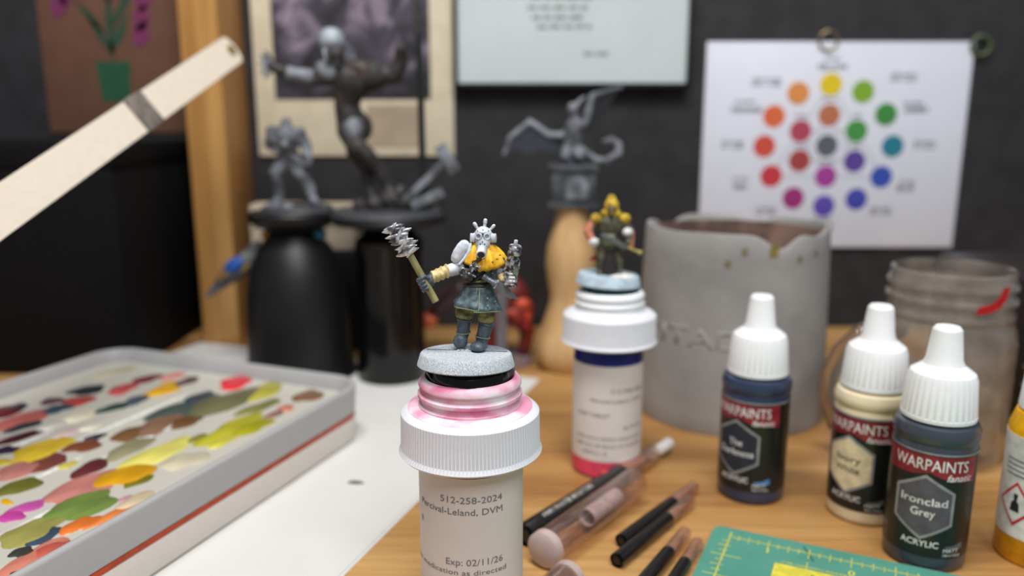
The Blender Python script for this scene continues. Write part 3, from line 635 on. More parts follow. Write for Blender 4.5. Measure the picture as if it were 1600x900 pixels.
# right arm with pistol held up
part('sleeve', MB().tube([V(8.0,2.2,24.2),V(8.8,1.5,21.6),V(9.4,.9,19.4),V(10,.2,19.2)],[1.7,1.6,1.4,1.2],14), M_metal, fig)
part('arm_wrap', MB().tube([V(9.0,1.0,20.4),V(9.7,.4,19.0),V(10.7,-.6,19.4)],[1.5,1.5,1.2],14), M_band, fig)
G0 = V(11.3,-1.2,20.6); G1 = V(12.5,-3.0,29.2); Mg = axis_m(G0,G1)
gun = part('pistol', MB().bbox(-1.4,1.4,-1.4,1.2,.2,4.4,.3,Mg), M_metal, fig)
part('barrel', MB().lathe([(0,4),(1.3,4.2),(1.3,4.6),(1.05,4.8),(1.05,5.3),(1.6,5.5),(1.7,5.8),(1.7,6.3),(1.5,6.4),(1.5,6.9),(1.7,7.0),(1.7,7.6),(1.45,7.9),(.7,7.95),(.65,7.6),(0,7.6)],22,Mg), M_metal, gun)
part('front_sight', MB().bbox(-.42,.42,-.2,.5,7.6,9.3,.15,Mg), M_mask, gun)
part('magazine', MB().bbox(-.75,.75,-2.0,-1.1,.8,3.0,.2,Mg).bbox(-.95,.95,-2.2,-1.3,2.3,2.7,.1,Mg), M_steel, gun)
part('side_scope', MB().cap(Mg@Vector((-1.3,0,2.6)),Mg@Vector((-1.3,0,5.4)),.5,.55), M_metal, gun)
part('hammer', MB().bbox(.9,1.5,-.6,.6,1.6,3.4,.15,Mg), M_metal, gun)
hn = MB(); hn.ell(V(11.0,-.6,19.6),(1.4,1.2,1.5)); hn.cap(V(10.6,-.4,19.3),V(11.2,-.6,18.4),1.2,1.0)
for i in range(4):
    z = 20.9-.95*i
    hn.tube([V(9.9,-.8,z),V(10.1,-2.0,z+.1),V(11.0,-2.75,z+.05),V(12.2,-2.7,z-.05),V(12.9,-1.9,z-.1)],[.5,.55,.55,.5,.38],8)
hn.tube([V(10.2,-.2,20.6),V(9.8,-1.2,21.9),V(10.6,-2.0,22.4)],[.6,.55,.4],8)
blob('gloved_hand', hn, M_metal, fig, .13, 2)

# ------------------------------------------------------------------ paint bottles
M_capw = mat('dropper_white', (240,241,242), .35, 0, .01, sss=.12)
def paint_bottle(loc, rot, label, paint, hexc, name_lines, seed):
    t = thing('paint_bottle', label, 'paint bottle', loc, rot, 'dropper paint bottles')
    Mp = mat('paint_%d'%seed, paint, .3, 0, .06, 80, coat=.3)
    part('body', MB().lathe([(0,.8),(9,0),(11.2,0),(12.1,.9),(12.2,2),(12.2,41),(12.0,41.8),(12.5,42.6),(12.6,45),(11.8,46.8),(9.6,47.8),(8.4,48.2),(8.4,50),(0,50)],64), Mp, t)
    n = 160; rib = lambda a,k,i: 1+(.014 if (i%5) in (0,1,2) else 0) if k in (2,3) else 1
    cp = part('cap', MB().lathe([(9.6,48.6),(10.6,48.6),(10.75,49.2),(9.85,60.6),(9.3,62.4),(7.6,63.7),(6.0,64.9),(5.3,66.6),(4.4,74.8),(4.2,76),(3.5,76.9),(0,77)],n,None,rib), M_capw, t, sharp=25)
    part('cap_collar', MB().lathe([(9.8,48.2),(10.9,48.2),(10.95,49.3),(9.8,49.5)],64,closed=True), M_capw, cp)
    lb = part('label_wrap', MB().lathe([(12.22,5.2),(12.34,5.2),(12.34,39.6),(12.22,39.6)],64,closed=True), mat('label_black', (26,28,27), .32), t)
    r = 12.34
    finish(bend(strip_bent(-38,38,39.0,39.6), r,0,0,.8,.05), 'label_edge', M_silver, lb)
    finish(bend(poly_flat([[(-15,31.2),(-5,31.8),(0,33.2),(4,31.6),(15,30.4),(15,38.6),(-15,38.6)]]), r,0,0,.8,.04), 'red_band', mat('label_red', (134,34,44), .4, 0, .2, 200), lb)
    ptext(lb, 'WARPAINTS', 3.6, 22.5, 33.9, 1, r, mat('letter_white', (226,226,224), .45), bold=.03, lift=.1)
    ptext(lb, 'fanatic', 2.2, 8.2, 31.0, 41, r, mat('letter_white', (226,226,224), .45), bold=.02, lift=.1, shear=.25)
    hx = lambda q: [(q*math.sin(PI/3*i)*1.0, 21.6+q*math.cos(PI/3*i)*1.06) for i in range(6)]
    finish(bend(poly_flat([hx(10.2)]), r,-4,0,.8,.07), 'hexagon_border', M_silver, lb)
    finish(bend(poly_flat([hx(9.2)]), r,-4,0,.8,.11), 'hexagon_panel', mat('hex_%d'%seed, hexc, .6, spec=.3), lb)
    dark_t = sum(paint) > 450
    mtx = M_ink if dark_t else mat('letter_white', (226,226,224), .45)
    k = len(name_lines)
    for i,s in enumerate(name_lines): ptext(lb, s, 2.5, min(13.5,1.75*len(s)), 20.6+(k-1)*1.9-3.8*i, -4, r, mtx, bold=.03, lift=.15)
    ptext(lb, 'ACRYLIC', 2.0, 11, 8.6, -4, r, mat('letter_white', (226,226,224), .45), bold=.04, lift=.1)
    ptext(lb, 'MATT', 1.3, 5, 7.2, 40, r, mat('letter_white', (226,226,224), .45), lift=.1)
    finish(bend(poly_flat([[(-3,9.2),(0,9.6),(3,10.6),(3,8.4),(-2.4,8.2)]]), r,44,0,.8,.08), 'brush_stroke', mat('stroke_%d'%seed, (70,130,180) if seed == 1 else (90,92,98), .4), lb)
    ptext(lb, '18ml 0.6oz', .9, 6, 5.9, 42, r, mat('letter_white', (226,226,224), .45), lift=.1)
    ptext(lb, 'R', 1.8, None, 10, -62, r, M_silver, lift=.1); ptext(lb, 'Y', 1.8, None, 7, -62, r, M_silver, lift=.1)
    return t
paint_bottle((91,284,0), -43, 'white-capped dark navy paint bottle standing alone before the grey pot', (44,56,80), (44,48,56), ('The','Darkness'), 1)
paint_bottle((127,268,0), -50, 'white-capped ivory paint bottle half hidden behind the dark grey one', (224,208,176), (224,206,170), ('Ivory','White'), 2)
paint_bottle((134.5,239,0), -31, 'white-capped dark grey paint bottle with grey hexagon, by the cutting mat', (60,66,76), (88,84,92), ('Ironclad','Grey'), 3)
# fourth bottle, cut by the right edge of the photograph
t = thing('paint_bottle', 'bottle with yellow base, white label and red warning diamond at right edge', 'paint bottle', (171.5,238,0), -26, 'dropper paint bottles')
part('body', MB().lathe([(0,.6),(10,0),(11.8,0),(12.6,1),(12.6,44),(11,49),(6,52),(6,54),(0,54)],56), mat('paint_yellow', (238,176,20), .35), t)
lb = part('label_wrap', MB().lathe([(12.62,9),(12.74,9),(12.74,42),(12.62,42)],56,closed=True), mat('label_white', (228,228,224), .4), t)
def diamond(q): return [(0,20-q),(q*.86,20),(0,20+q),(-q*.86,20)]
finish(bend(poly_flat([diamond(7.5)]),12.74,-46,0,.8,.05),'warning_diamond',mat('warning_red',(206,40,40),.4),lb)
finish(bend(poly_flat([diamond(6.2)]),12.74,-46,0,.8,.09),'diamond_field',mat('label_white',(228,228,224),.4),lb)
finish(bend(poly_flat([[(-1.6,17.5),(1.6,17.5),(1.3,20.5),(.5,21),(.8,23.4),(-.8,23.4),(-.5,21),(-1.3,20.5)]]),12.74,-46,0,.8,.13),'hazard_symbol',M_ink,lb)
for i in range(4): finish(bend(strip_bent(-5,5,34-1.6*i,34.5-1.6*i),12.74,-46,0,.8,.05),'small_print',M_greyink,lb)
part('cap', MB().lathe([(9.6,50),(10.6,50.2),(9.8,61),(8,63.5),(5.5,66),(4.4,76),(0,77)],100,None,lambda a,k,i:1+(.014 if i%5 < 3 else 0) if k in (1,2) else 1), M_capw, t)

# ------------------------------------------------------------------ grey water pot
M_pot = mat('pot_grey', (160,157,153), .6, 0, c2=(140,137,134), scale=26, bump=.5, bscale=140, lo=.35, hi=.65)
t = thing('water_pot', 'big grey rinse pot with wavy chipped rim and raised letters', 'pot', (107,380,0))
def pot():
    n = 96; prof_o = [(45,0),(45.4,1.5),(45,8),(44,45),(42.8,80)]; prof_i = [(39.4,80),(40.6,45),(41.5,6),(0,6)]
    vs = []; fs = []; rows = []
    def rimz(a):
        d_ = lambda c,w_: math.exp(-(((a-c+PI)%(2*PI)-PI)/w_)**2)
        return 91 - 2*d_(R(-48),.20) - 6.5*d_(R(-78),.18) - 7*d_(R(132),.2) - 5*d_(R(60),.18) + 1.2*d_(R(-15),.2) - .6*d_(R(-150),.3)
    def row(r, zf): 
        k = len(vs)
        for i in range(n): a = 2*PI*i/n; vs.append((r*math.cos(a), r*math.sin(a), zf(a)))
        rows.append(k)
    row(43, lambda a:0)
    for r,z in prof_o: row(r, lambda a,z=z: z)
    row(42.3, lambda a: rimz(a)-1); row(41.8, rimz); row(40, rimz); row(39.2, lambda a: rimz(a)-1.2)
    for r,z in prof_i[:3]: row(r, lambda a,z=z: z)
    for A,B in zip(rows,rows[1:]): fs.extend([(A+i,A+(i+1)%n,B+(i+1)%n,B+i) for i in range(n)])
    fs.append(tuple(reversed([rows[0]+i for i in range(n)]))); fs.append(tuple(rows[-1]+i for i in range(n)))
    return MB().add(vs, fs)
po = part('pot_wall', pot(), M_pot, t, sharp=50)
part('stained_lining', MB().lathe([(39.0,80),(39.2,88),(38.8,88),(38.6,80),(40.2,20),(40.9,20)],72,closed=True), mat('stain_brown', (150,122,108), .6, 0, c2=(96,74,68), scale=50), t)
me = text_flat('CITADEL', 8.5, 72, .02); bend(me, 44.1, -30, 40, 1.2, -.1)
lo = finish(me, 'raised_lettering', M_pot, t); sd = lo.modifiers.new('s','SOLIDIFY'); sd.thickness = .0006; sd.offset = 0
finish(bend(poly_flat([[(-2,0),(1.6,.4),(1.8,4),(1.0,6.5),(-1.4,6.2),(-2.2,3)]]), 42.6, 7, 81, 1, .15), 'paint_drip', mat('drip_ochre', (130,114,58), .6), t)
for an,z,q in ((-19,78,1),(24,80,.8),(-10,84,.9),(38,82,.7)): finish(bend(poly_flat([[(q*1.6*math.cos(i*PI/4),q*2.2*math.sin(i*PI/4)) for i in range(8)]]), 42.8, an, z, 1, .12), 'paint_spot', mat('spot_grey_brown', (122,112,88), .6), t)

# ------------------------------------------------------------------ glass jar mug
jx, jy = 180.5, 322
t = thing('jar_mug', 'stained glass jar mug with handle and screw-thread neck holding murky water', 'jar', (jx,jy,0))
outp = [(0,0),(19,0),(23.5,1),(25.4,4),(26,9),(26,50),(25.2,56),(23.6,60),(24.2,61.5),(24.2,63),(23.2,64.2),(23.2,66.5),(24.4,67.6),(24.4,69),(23.2,70.2),(23.2,72.5),(24.2,73.6),(24.2,75),(23.2,76.2),(23.2,79.5),(22.4,80.4)]
inp = [(21.4,80),(21,60),(22.6,55),(23.4,50),(23.4,10),(21.5,6),(0,5)]
part('glass_wall', MB().lathe(outp+inp,72), M_glass, t)
H_ = [(-20,-4,55),(-28,-4.5,57),(-37,-5,54),(-45,-5,46),(-49,-5,36),(-49,-5,26),(-45,-5,15),(-36,-5,9),(-22,-4,9)]
part('handle', MB().tube(H_,[4.2,4,3.8,3.8,3.8,3.8,3.8,4,4.2],14), mat('thick_glass', (214,206,196), .05, 0, .05, 60, trans=.95, ior=1.4), t)
finish(bend(poly_flat([[(-7,-5),(-6,-2),(-1,-.6),(1.8,1.6),(3.4,5.4),(6.6,5.6),(5.4,.6),(2.4,-2.6),(-2,-4.4)]]), 24.6, 9, 71, 1, .1), 'red_paint_smear', mat('smear_red', (178,22,30), .4), t)
o = part('rinse_water', MB().lathe([(0,6.4),(21,7),(23,11),(23.3,14),(23.3,27),(0,27)],64), clear_mat('murky_water', (226,214,180), .2, (200,186,146), .04), None, (jx,jy,0))
tag(o, 'murky yellowish rinse water in the bottom of the glass jar', 'water')

# dark case at the right edge
t = thing('storage_case', 'dark metal case with pale ridges behind the glass jar at right', 'case', (264,372,0))
part('shell', MB().bbox(-42,42,-40,40,0,72,2), mat('case_dark', (44,40,38), .4), t)
part('lower_band', MB().bbox(-42.6,42.6,-40.6,-39.6,4,20,.3), mat('case_brown', (78,64,54), .5), t)
for z in (26,34,43): part('ridge', MB().bbox(-42.6,42.6,-40.8,-39.4,z,z+1.6,.4), M_steel, t)

# ------------------------------------------------------------------ cutting mat
mang = math.degrees(math.atan2(-.426,.905))
t = thing('cutting_mat', 'green cutting mat with yellow rulings at the front edge', 'cutting mat', (70.5,255,0), mang)
part('mat_sheet', MB().prism(rrect(0,230,-160,0,3.5,6),0,1.6), mat('mat_green', (74,140,122), .6, 0, .05, 60, c2=(82,146,128)), t)
M_my = mat('mat_yellow', (214,202,70), .6)
mk_ = MB(); zt = 1.6
def bar(x0,x1,y0,y1): mk_.box(min(x0,x1),max(x0,x1),min(y0,y1),max(y0,y1),zt-.05,zt+.06)
bar(6,230,-6.2,-5.9); bar(6,6.4,-160,-3)
for i in range(1,72):
    x = 6+3.175*i; L_ = 4.6 if i%4 == 0 else (3.2 if i%2 == 0 else 2.2)
    bar(x-.13,x+.13,-6-L_*.75,-6+L_*.55)
for i in range(1,48):
    y = -6-3.175*i; L_ = 4.6 if i%4 == 0 else (3.2 if i%2 == 0 else 2.2)
    bar(6-L_*.8,6+L_*(1.3 if i%4 == 0 else .5),y-.13,y+.13)
for i in range(1,9): bar(6+25.4*i-.15,6+25.4*i+.15,-160,-12)
for i in range(1,6): bar(12,230,-6-25.4*i-.15,-6-25.4*i+.15)
part('ruling', mk_, M_my, t)
part('yellow_panel', MB().box(22,75,-60,-16.5,zt-.05,zt+.05), M_my, t)
def mtext(s,x,y,h,m,z=.07,wd_=None,rot=0):
    me = text_flat(s,h,wd_,.01); me.transform(Matrix.Translation((x,y,zt+z)) @ Matrix.Rotation(R(rot),4,'Z')); finish(me,'lettering',m,t)
mtext('1',19,-11.6,3,M_my); mtext('0',44.4,-14.4,3,M_my); mtext('2',69.8,-14.4,3,M_my); mtext('3',95.2,-14.4,3,M_my)
mtext('FOR USE WITH ROTARY CUTTERS AND KNIVES',44,-15.6,1.0,M_my,.07,40); mtext('MEASURE',46,-22,3,mat('mat_green_ink',(120,128,40),.6),.07,26)
part('cut_scar', MB().box(-.3,.3,-5,4,zt-.02,zt+.05,Matrix.Translation((31,-6,0)) @ Matrix.Rotation(R(25),4,'Z')), mat('scar_dark',(52,84,78),.7), t)

# ------------------------------------------------------------------ brushes
M_hand = mat('brush_black', (24,22,22), .25, 0, .1)
M_ferr = mat('ferrule_tan', (196,156,130), .4, .2); M_brist = mat('bristle_tan', (176,128,98), .7)
def brush(p, q, r, cap_len, label, lettered=False, group='small black brushes'):
    p = Vector(p); q = Vector(q); d_ = (q-p).normalized(); L_ = (q-p).length
    t = thing('paint_brush', label, 'brush', (p.x,p.y,0), 0, group)
    off = Vector((0,0,p.z)); Mx_ = axis_m(off, off+(q-p))
    h = part('handle', MB().lathe([(0,0),(r*.55,0),(r*.6,1.2),(r*.85,1.2),(r,.3),(r,.3),(r,L_-1),(r*.85,L_),(0,L_)],22,Mx_), M_hand, t)
    part('ferrule', MB().lathe([(0,L_-.5),(r*.72,L_-.5),(r*.66,L_+cap_len*.4),(r*.4,L_+cap_len*.45),(0,L_+cap_len*.45)],18,Mx_), M_ferr, t)
    part('bristles', MB().lathe([(0,L_+cap_len*.4),(r*.45,L_+cap_len*.42),(r*.5,L_+cap_len*.55),(r*.1,L_+cap_len*.88),(0,L_+cap_len*.9)],14,Mx_), M_brist, t)
    part('clear_cap', MB().lathe([(r*.98,L_-1.5),(r*1.0,L_+cap_len),(r*.9,L_+cap_len+.6),(0,L_+cap_len+.6),(0,L_+cap_len),(r*.84,L_+cap_len-.2),(r*.86,L_-1.5)],22,Mx_), M_clear, t)
    return t, h, Mx_, L_
t, h, Mx_, L_ = brush((4,243,4.1),(43,291,4.1),4.0,24,'thick black brush with white lettering and red dot, clear cap on',True,'brushes lying on the desk')
me = text_flat('ARMY PAINTER MINIATURE', 2.1, 30, .01)
# letters run along the handle on its upper side
bm = bmesh.new(); bm.from_mesh(me)
for v in bm.verts: a = v.co.y/4.1; v.co = Vector((4.12*math.sin(a), 4.12*math.cos(a), v.co.x+24))
bm.to_mesh(me); bm.free(); me.transform(Mx_ @ Matrix.Rotation(R(28),4,'Z')); finish(me,'lettering',mat('letter_grey',(176,172,166),.5),h)
part('red_dot', MB().ell((0,0,0),(1.9,.5,1.9),Mx_.to_3x3().to_4x4(),14,8), mat('dot_red',(200,60,50),.5), h, tuple(Mx_ @ (Matrix.Rotation(R(-25),3,'Z') @ Vector((0,3.9,L_-10)))))
part('cap_tip', MB().lathe([(0,L_+23),(2.3,L_+23),(2.5,L_+38),(0,L_+38.6)],18,Mx_), mat('tip_white',(232,230,226),.4), t)
brush((36,242,2.6),(59,270,2.6),2.4,16,'black brush with clear cap, furthest of the loose small brushes')
brush((33,230,2.6),(55,258,2.6),2.5,16,'black brush with clear cap, second of the loose small brushes')
brush((37,214,2.5),(51,236,2.5),2.3,14,'black brush with clear cap, nearer the front of the small brushes')
brush((46,214,2.4),(55,230,2.4),2.1,13,'black brush with clear cap beside the corner of green mat')
def clear_tube(p, q, r, label):
    p = Vector(p); q = Vector(q); L_ = (q-p).length
    t = thing('plastic_tube', label, 'tube', (p.x,p.y,0), 0, 'clear plastic tubes'); off = Vector((0,0,p.z)); Mx_ = axis_m(off, off+(q-p))
    part('tube_wall', MB().lathe([(r,1.5),(r,L_-2),(r*.93,L_),(r*.85,L_),(r*.9,L_-2),(r*.9,1.5)],28,Mx_,closed=True), M_clear, t)
    part('end_plug', MB().lathe([(0,-1.2),(r*.8,-1.2),(r*1.02,-.4),(r*1.04,2.4),(r*.88,2.6),(0,2.6)],28,Mx_), mat('plug_mauve',(190,170,164),.3,0,.03), t)
    return t, Mx_, L_
t, Mx_, L_ = clear_tube((10,230,6.4),(46,278,6.4),5.8,'long clear plastic tube lying beside the lettered black brush')
part('rolled_insert', MB().lathe([(2.9,26),(3.1,26),(3.1,46),(2.9,46)],18,Mx_,closed=True), mat('insert_white',(206,200,206),.5), t)
clear_tube((17,216,5.6),(4,196,5.6),5.2,'short clear plastic tube end at the bottom edge of the photo')

# ------------------------------------------------------------------ painting handles behind
t = thing('painting_handle', 'black bell-shaped handle carrying the standing grey miniature', 'painting handle', (-118,430,.65), 0, 'handles holding miniatures')
part('bell', MB().lathe([(0,0),(30.5,0),(31,1.5),(29.5,5),(28,12),(27.6,25),(26.6,44),(24.5,57),(19.6,70.5),(13,79),(11,83),(0,83)],72), M_black, t)
part('top_disc', MB().lathe([(0,80.5),(13,80.5),(20,83),(23.6,86),(24,89.5),(23.4,90.4),(0,90.4)],64), M_black, t)
part('putty', MB().ell((14,-3,78.5),(4.5,3.2,3.4)), mat('teal_putty2',(34,110,128),.6), t)
part('putty', MB().ell((-13,-3,78),(4,3,3)), mat('ochre_putty',(178,134,60),.6), t)
t = thing('painting_handle', 'glossy black tumbler handle under the big leaping miniature', 'painting handle', (-66,425,.65), 0, 'handles holding miniatures')
part('tumbler', MB().lathe([(0,0),(19,0),(19.6,1),(18.4,20),(17.6,45),(17.2,66),(18.2,72),(18.2,76),(14,80),(12,84),(0,84)],64), M_blackgloss, t)
part('top_disc', MB().lathe([(0,83.5),(22,83.5),(30,85.5),(31,87.5),(30.4,89),(0,89)],72), M_black, t)
t = thing('painting_handle', 'turned pale wood handle under the winged miniature, behind blue-banded pill bottle', 'painting handle', (33,442,0), 0, 'handles holding miniatures')
part('spindle', MB().lathe([(0,0),(15,0),(16.6,1.5),(19.2,7),(19.6,13),(18,20),(14.5,29),(11.8,38),(11.6,44),(13.4,53),(14.2,61),(13.4,70),(10.4,80),(8.6,88),(8.8,92.4),(0,92.4)],56), M_turned, t)

# black box and cream box behind the bell
t = thing('card_carton', 'cream card carton on a black stand behind the black bell handle', 'carton', (-126,486,.65))
part('black_stand', MB().bbox(-13,33,-13,13,0,62,.8), M_black, t)
part('carton_body', MB().bbox(-31,30,-9,9,61.8,89,.6), mat('carton_cream',(206,190,166),.7,0,.05,80), t)
part('carton_flap', MB().box(-30,29,-9.8,-9.1,76,88.6), mat('carton_flap',(216,202,178),.7,0,.04,80), t)
o = part('dark_corner_filler', MB().bbox(-110,106,-68,36,0,126,2).bbox(-111,107,-69,37,114,127,1.5), mat('filler_black',(12,10,11),.85,spec=.2), None, (-318,496,0)); tag(o, 'long black crate added to darken the corner behind the palette', 'filler')  # added block, sized to stand in for shade in the back-left corner
# ------------------------------------------------------------------ other miniatures
def mini(name_label, loc, body_shapes, m, voxel=.6, cat='miniature'):
    t = thing('miniature_figure', name_label, cat, loc, 0, 'miniatures waiting for paint')
    return t
bulk = 1.25
def skel(mb, chain):
    for (p,r1),(q,r2) in zip(chain, chain[1:]): mb.cap(Vector(p),Vector(q),r1*bulk,r2*bulk,10)
    return mb
# standing grey mini on the bell (origin at its base)
t = mini('grey primed warrior miniature standing on the black bell handle', (-115.5,430,91.1), None, None)
part('base', MB().lathe([(0,0),(19,0),(19.4,.4),(18,3),(0,3.2)],48), mat('mini_base_dark',(58,60,64),.6), t)
q = MB(); X = -115.5; Zb = 91.1
pt = lambda x,z,y=0: Vector((x-X, y, z-Zb))
skel(q, [(pt(-118.9,136.5),2.6),(pt(-118.7,132),2.0)]); q.ell(pt(-118.9,137.4),(2.9,3.2,3.4))
skel(q, [(pt(-119.2,130.5),5.4),(pt(-118.9,124),4.2),(pt(-118.5,119.5),3.8)])
skel(q, [(pt(-125,131.5),3.6),(pt(-127.6,127,-2),2.6),(pt(-123,124.5,-6),2.2),(pt(-119,126,-7),1.9)])
skel(q, [(pt(-113,131.5),3.4),(pt(-109,126),2.4),(pt(-107.6,119,-3),2.1),(pt(-108,116.5,-5),1.9)])
skel(q, [(pt(-116.8,118.5),3.6),(pt(-112.4,111.5,-2),3.0),(pt(-108.4,104),2.6),(pt(-107,97.2),2.0),(pt(-104,95.6,-3),1.9)])
skel(q, [(pt(-120.8,118.5),3.6),(pt(-125,111.5,-3),3.1),(pt(-125.4,103.5,2),2.6),(pt(-125.6,97.2,2),2.0),(pt(-127,95.6,-1.4),1.9)])
q.ell(pt(-126.6,133.4),(3.6,3.8,3)); q.ell(pt(-112.2,133.2),(3.4,3.6,2.8)); q.ell(pt(-125,109.5,-4.6),(2.4,1.6,3)); q.ell(pt(-111.5,110.5,-4),(2.4,1.6,3))
blob('body', q, M_primer, t, .55, 4)
part('rifle', MB().bbox(-10,7,-1.2,1.2,-1.3,1.3,.4, Matrix.Translation(pt(-118,125,-8)) @ Matrix.Rotation(R(24),4,'Y')).cap(pt(-112,122.2,-8),pt(-106,119.6,-8),.7,.7), M_darkprimer, t)
part('backpack', MB().bbox(-5,5,-2.4,2.4,-5,5,1, Matrix.Translation(pt(-119,130,6.4))), M_darkprimer, t)
part('rubble', MB().ell(pt(-126,94.6,-7),(5,3.4,2)).ell(pt(-118,94.4,-9),(3.4,2.6,1.6)).ell(pt(-110,94.4,6),(4,4,2)), M_primer, t)

# big leaping mini on the tumbler
X = -66; Zb = 89.7
t = mini('large dark leaping miniature with outstretched clawed arm on the glossy black handle', (X,425,Zb), None, None)
part('base', MB().lathe([(0,0),(29,0),(29.4,.5),(28,3),(0,3.4)],56), mat('mini_base_dark',(58,60,64),.6), t)
q = MB()
skel(q, [(pt(-83.6,136.7),6.2),(pt(-85.5,148,-1),5.2),(pt(-82,159,-2),8.0)]); q.ell(pt(-77,161.5,-1),(14,9,8.4)); q.ell(pt(-82,135.5,0),(9.5,7,9)); q.ell(pt(-88,161,-2),(6.5,6,6))
skel(q, [(pt(-90,162,-3),4.6),(pt(-99,160,-4),3.4),(pt(-108.6,161.5,-5),3.0),(pt(-118,164,-6),2.4),(pt(-122,166,-6),2.2)])
skel(q, [(pt(-68,162),4.6),(pt(-60.5,162,-1),3.6),(pt(-56.5,168,-3),3.0),(pt(-56,174,-6),2.4)])
skel(q, [(pt(-85,134,-1),5.2),(pt(-80,125,-4),4.4),(pt(-75,121,-4),3.6),(pt(-70,113,0),3.0),(pt(-66,104,1),2.4),(pt(-62,98,-3),2.2)])
skel(q, [(pt(-82,134,2),5.0),(pt(-83,123,3),3.8),(pt(-78,114,5),3.0),(pt(-76,104,4),2.2),(pt(-74,97,2),2.2)])
blob('body', q, M_darkprimer, t, .7, 5)
hd2 = MB(); hd2.ell(pt(-91,178.6,-5),(6.6,7,6.2)); hd2.cap(pt(-90,174,-6),pt(-90,168,-4),4.6,4.4); 
for sx in (-1,1): hd2.cap(pt(-90.6+sx*3.2,173,-9),pt(-90.6+sx*2.2,167.5,-11),.9,.4)
part_h = blob('head', hd2, mat('pale_primer',(176,184,192),.6,0,c2=(120,128,136),scale=120,lo=.35,hi=.65), t, .5, 3)
for i in range(5): 
    a = R(-40+20*i); part('head_lock', MB().tube([pt(-86,178-2*i,-1+i*.6),pt(-82,174-3*i,1),pt(-80.5,168-3*i,2)],[1.1,1.0,.5],8), M_primer, part_h)
part('jaw', MB().ell(pt(-88.6,171.4,-8.5),(4.6,4.6,4.4)).cap(pt(-92,172,-11),pt(-91.4,167.6,-12),1.1,.5).cap(pt(-86.4,172,-11),pt(-87,167.6,-12),1.1,.5), M_darkprimer, part_h)
part('shoulder_plate', MB().ell(pt(-94,163.6,-6),(6.4,4.6,4.8),Matrix.Rotation(R(25),4,'Y')), M_primer, t)
cl_ = MB()
for i in range(5):
    a = R(100+38*i); c = pt(-121.5,166.5,-6); cl_.tube([c, c+Vector((3.6*math.cos(a)-.6,-.8,4.6*math.sin(a))), c+Vector((4.2*math.cos(a)-1.6,-2.2,7.0*math.sin(a)))],[1.6,1.3,.6],8)
cl_.ell(pt(-121.6,166.2,-6),(2.2,1.8,2.6)); blob('clawed_hand', cl_, M_primer, t, .35, 1)
part('arm_guard', MB().tube([pt(-101,160.4,-4.5),pt(-108,161.4,-5.2),pt(-114,163,-5.8)],[4.0,3.8,3.2],14), M_primer, t)
part('chest_plate', MB().ell(pt(-78,163,-8),(7.5,2.2,5.4)), mat('rust_brown',(84,68,60),.5,.2,c2=(50,42,40),scale=120), t)
part('loin_plate', MB().ell(pt(-82,134.5,-6),(5.4,2.4,6.5)), M_primer, t)
part('spear_shaft', MB().tube([pt(-47.4,95,4),pt(-47.6,155,4),pt(-47.8,182,4)],[1.9,1.9,1.6],10), mat('shaft_dark',(30,34,32),.4), t)
part('spear_blade', MB().prism([(-2.4,0),(2.4,0),(3,10),(0,24),(-3,10)],-.5,.5, Matrix.Translation(pt(-47.8,181,4)) @ Matrix.Rotation(PI/2,4,'X')), M_darkprimer, t)
rk = MB(); r2 = random.Random(9)
for x,z,s_ in ((-64,97,7),(-56,96,6),(-72,95,6),(-48,95,6),(-60,101,5),(-80,94.5,5)):
    rk.ell(pt(x,z,r2.uniform(-4,6)),(s_,s_*.9,s_*.75),Matrix.Rotation(r2.uniform(0,3),4,'Y'),7,5)
part('rock', rk, M_darkprimer, t, sharp=20)
wr_ = part('wreck_beam', MB().bbox(-1.8,1.8,-1.8,1.8,-2,30,.4, axis_m(pt(-56,98,-4),pt(-36,117,-4))), M_primer, t)
part('hammer_head', MB().bbox(-8,8,-3,3,-3,3,.6, Matrix.Translation(pt(-33.6,119.5,-4)) @ Matrix.Rotation(R(58),4,'Y')), M_primer, wr_)
part('debris', MB().bbox(-9,9,-2,2,-2.4,2.4,.5, Matrix.Translation(pt(-44,99,-8)) @ Matrix.Rotation(R(-25),4,'Y')), M_primer, t)

# winged mini on the turned wood handle
X = 33; Zb = 92.4
t = mini('grey winged miniature on a block plinth atop the wood handle', (X,442,Zb), None, None)
M_dim = mat('plinth_grey',(76,80,86),.6,0,c2=(52,55,60),scale=120)
pl_ = part('plinth', MB().bbox(-13.4,13.4,-11,11,0,2.5,.5).bbox(-12,12,-10,10,2.4,20,.6).bbox(-13.4,13.4,-11,11,19.6,23,.5), M_dim, t)
part('plaque', MB().prism([(-6,5),(6,5),(6,13)]+[(6*math.cos(R(a)),13+4*math.sin(R(a))) for a in range(20,180,20)]+[(-6,13)],0,1.0, Matrix.Translation((2,-10,0)) @ Matrix.Rotation(PI/2,4,'X')), M_primer, pl_)
q = MB()
skel(q, [(pt(33.9,136,-1),3.8),(pt(33.4,129,0),3.4),(pt(32.4,125.5,0),3.2)]); skel(q, [(pt(34,139,-1),2.0),(pt(32.5,144,-3),1.8)]); q.ell(pt(32.1,145.4,-3),(2.5,2.7,3.0))
skel(q, [(pt(33,145,-3),1.8),(pt(36,148.8,-3),1.1),(pt(38.6,151.2,-3),.7)])
skel(q, [(pt(31,124.5,0),3.0),(pt(28.6,120,-4),2.2),(pt(31,116.4,-2),1.8)]); skel(q, [(pt(34,124.5,0),3.0),(pt(36.6,120,-3),2.2),(pt(36,116.4,0),1.8)])
skel(q, [(pt(31.5,134.5,2),2.0),(pt(27.7,130.5,3),1.8),(pt(20.1,131.2,4),1.7),(pt(9.7,138.0,4),1.6),(pt(-1,129.5,4),1.4),(pt(-4.2,120.6,4),.9)])
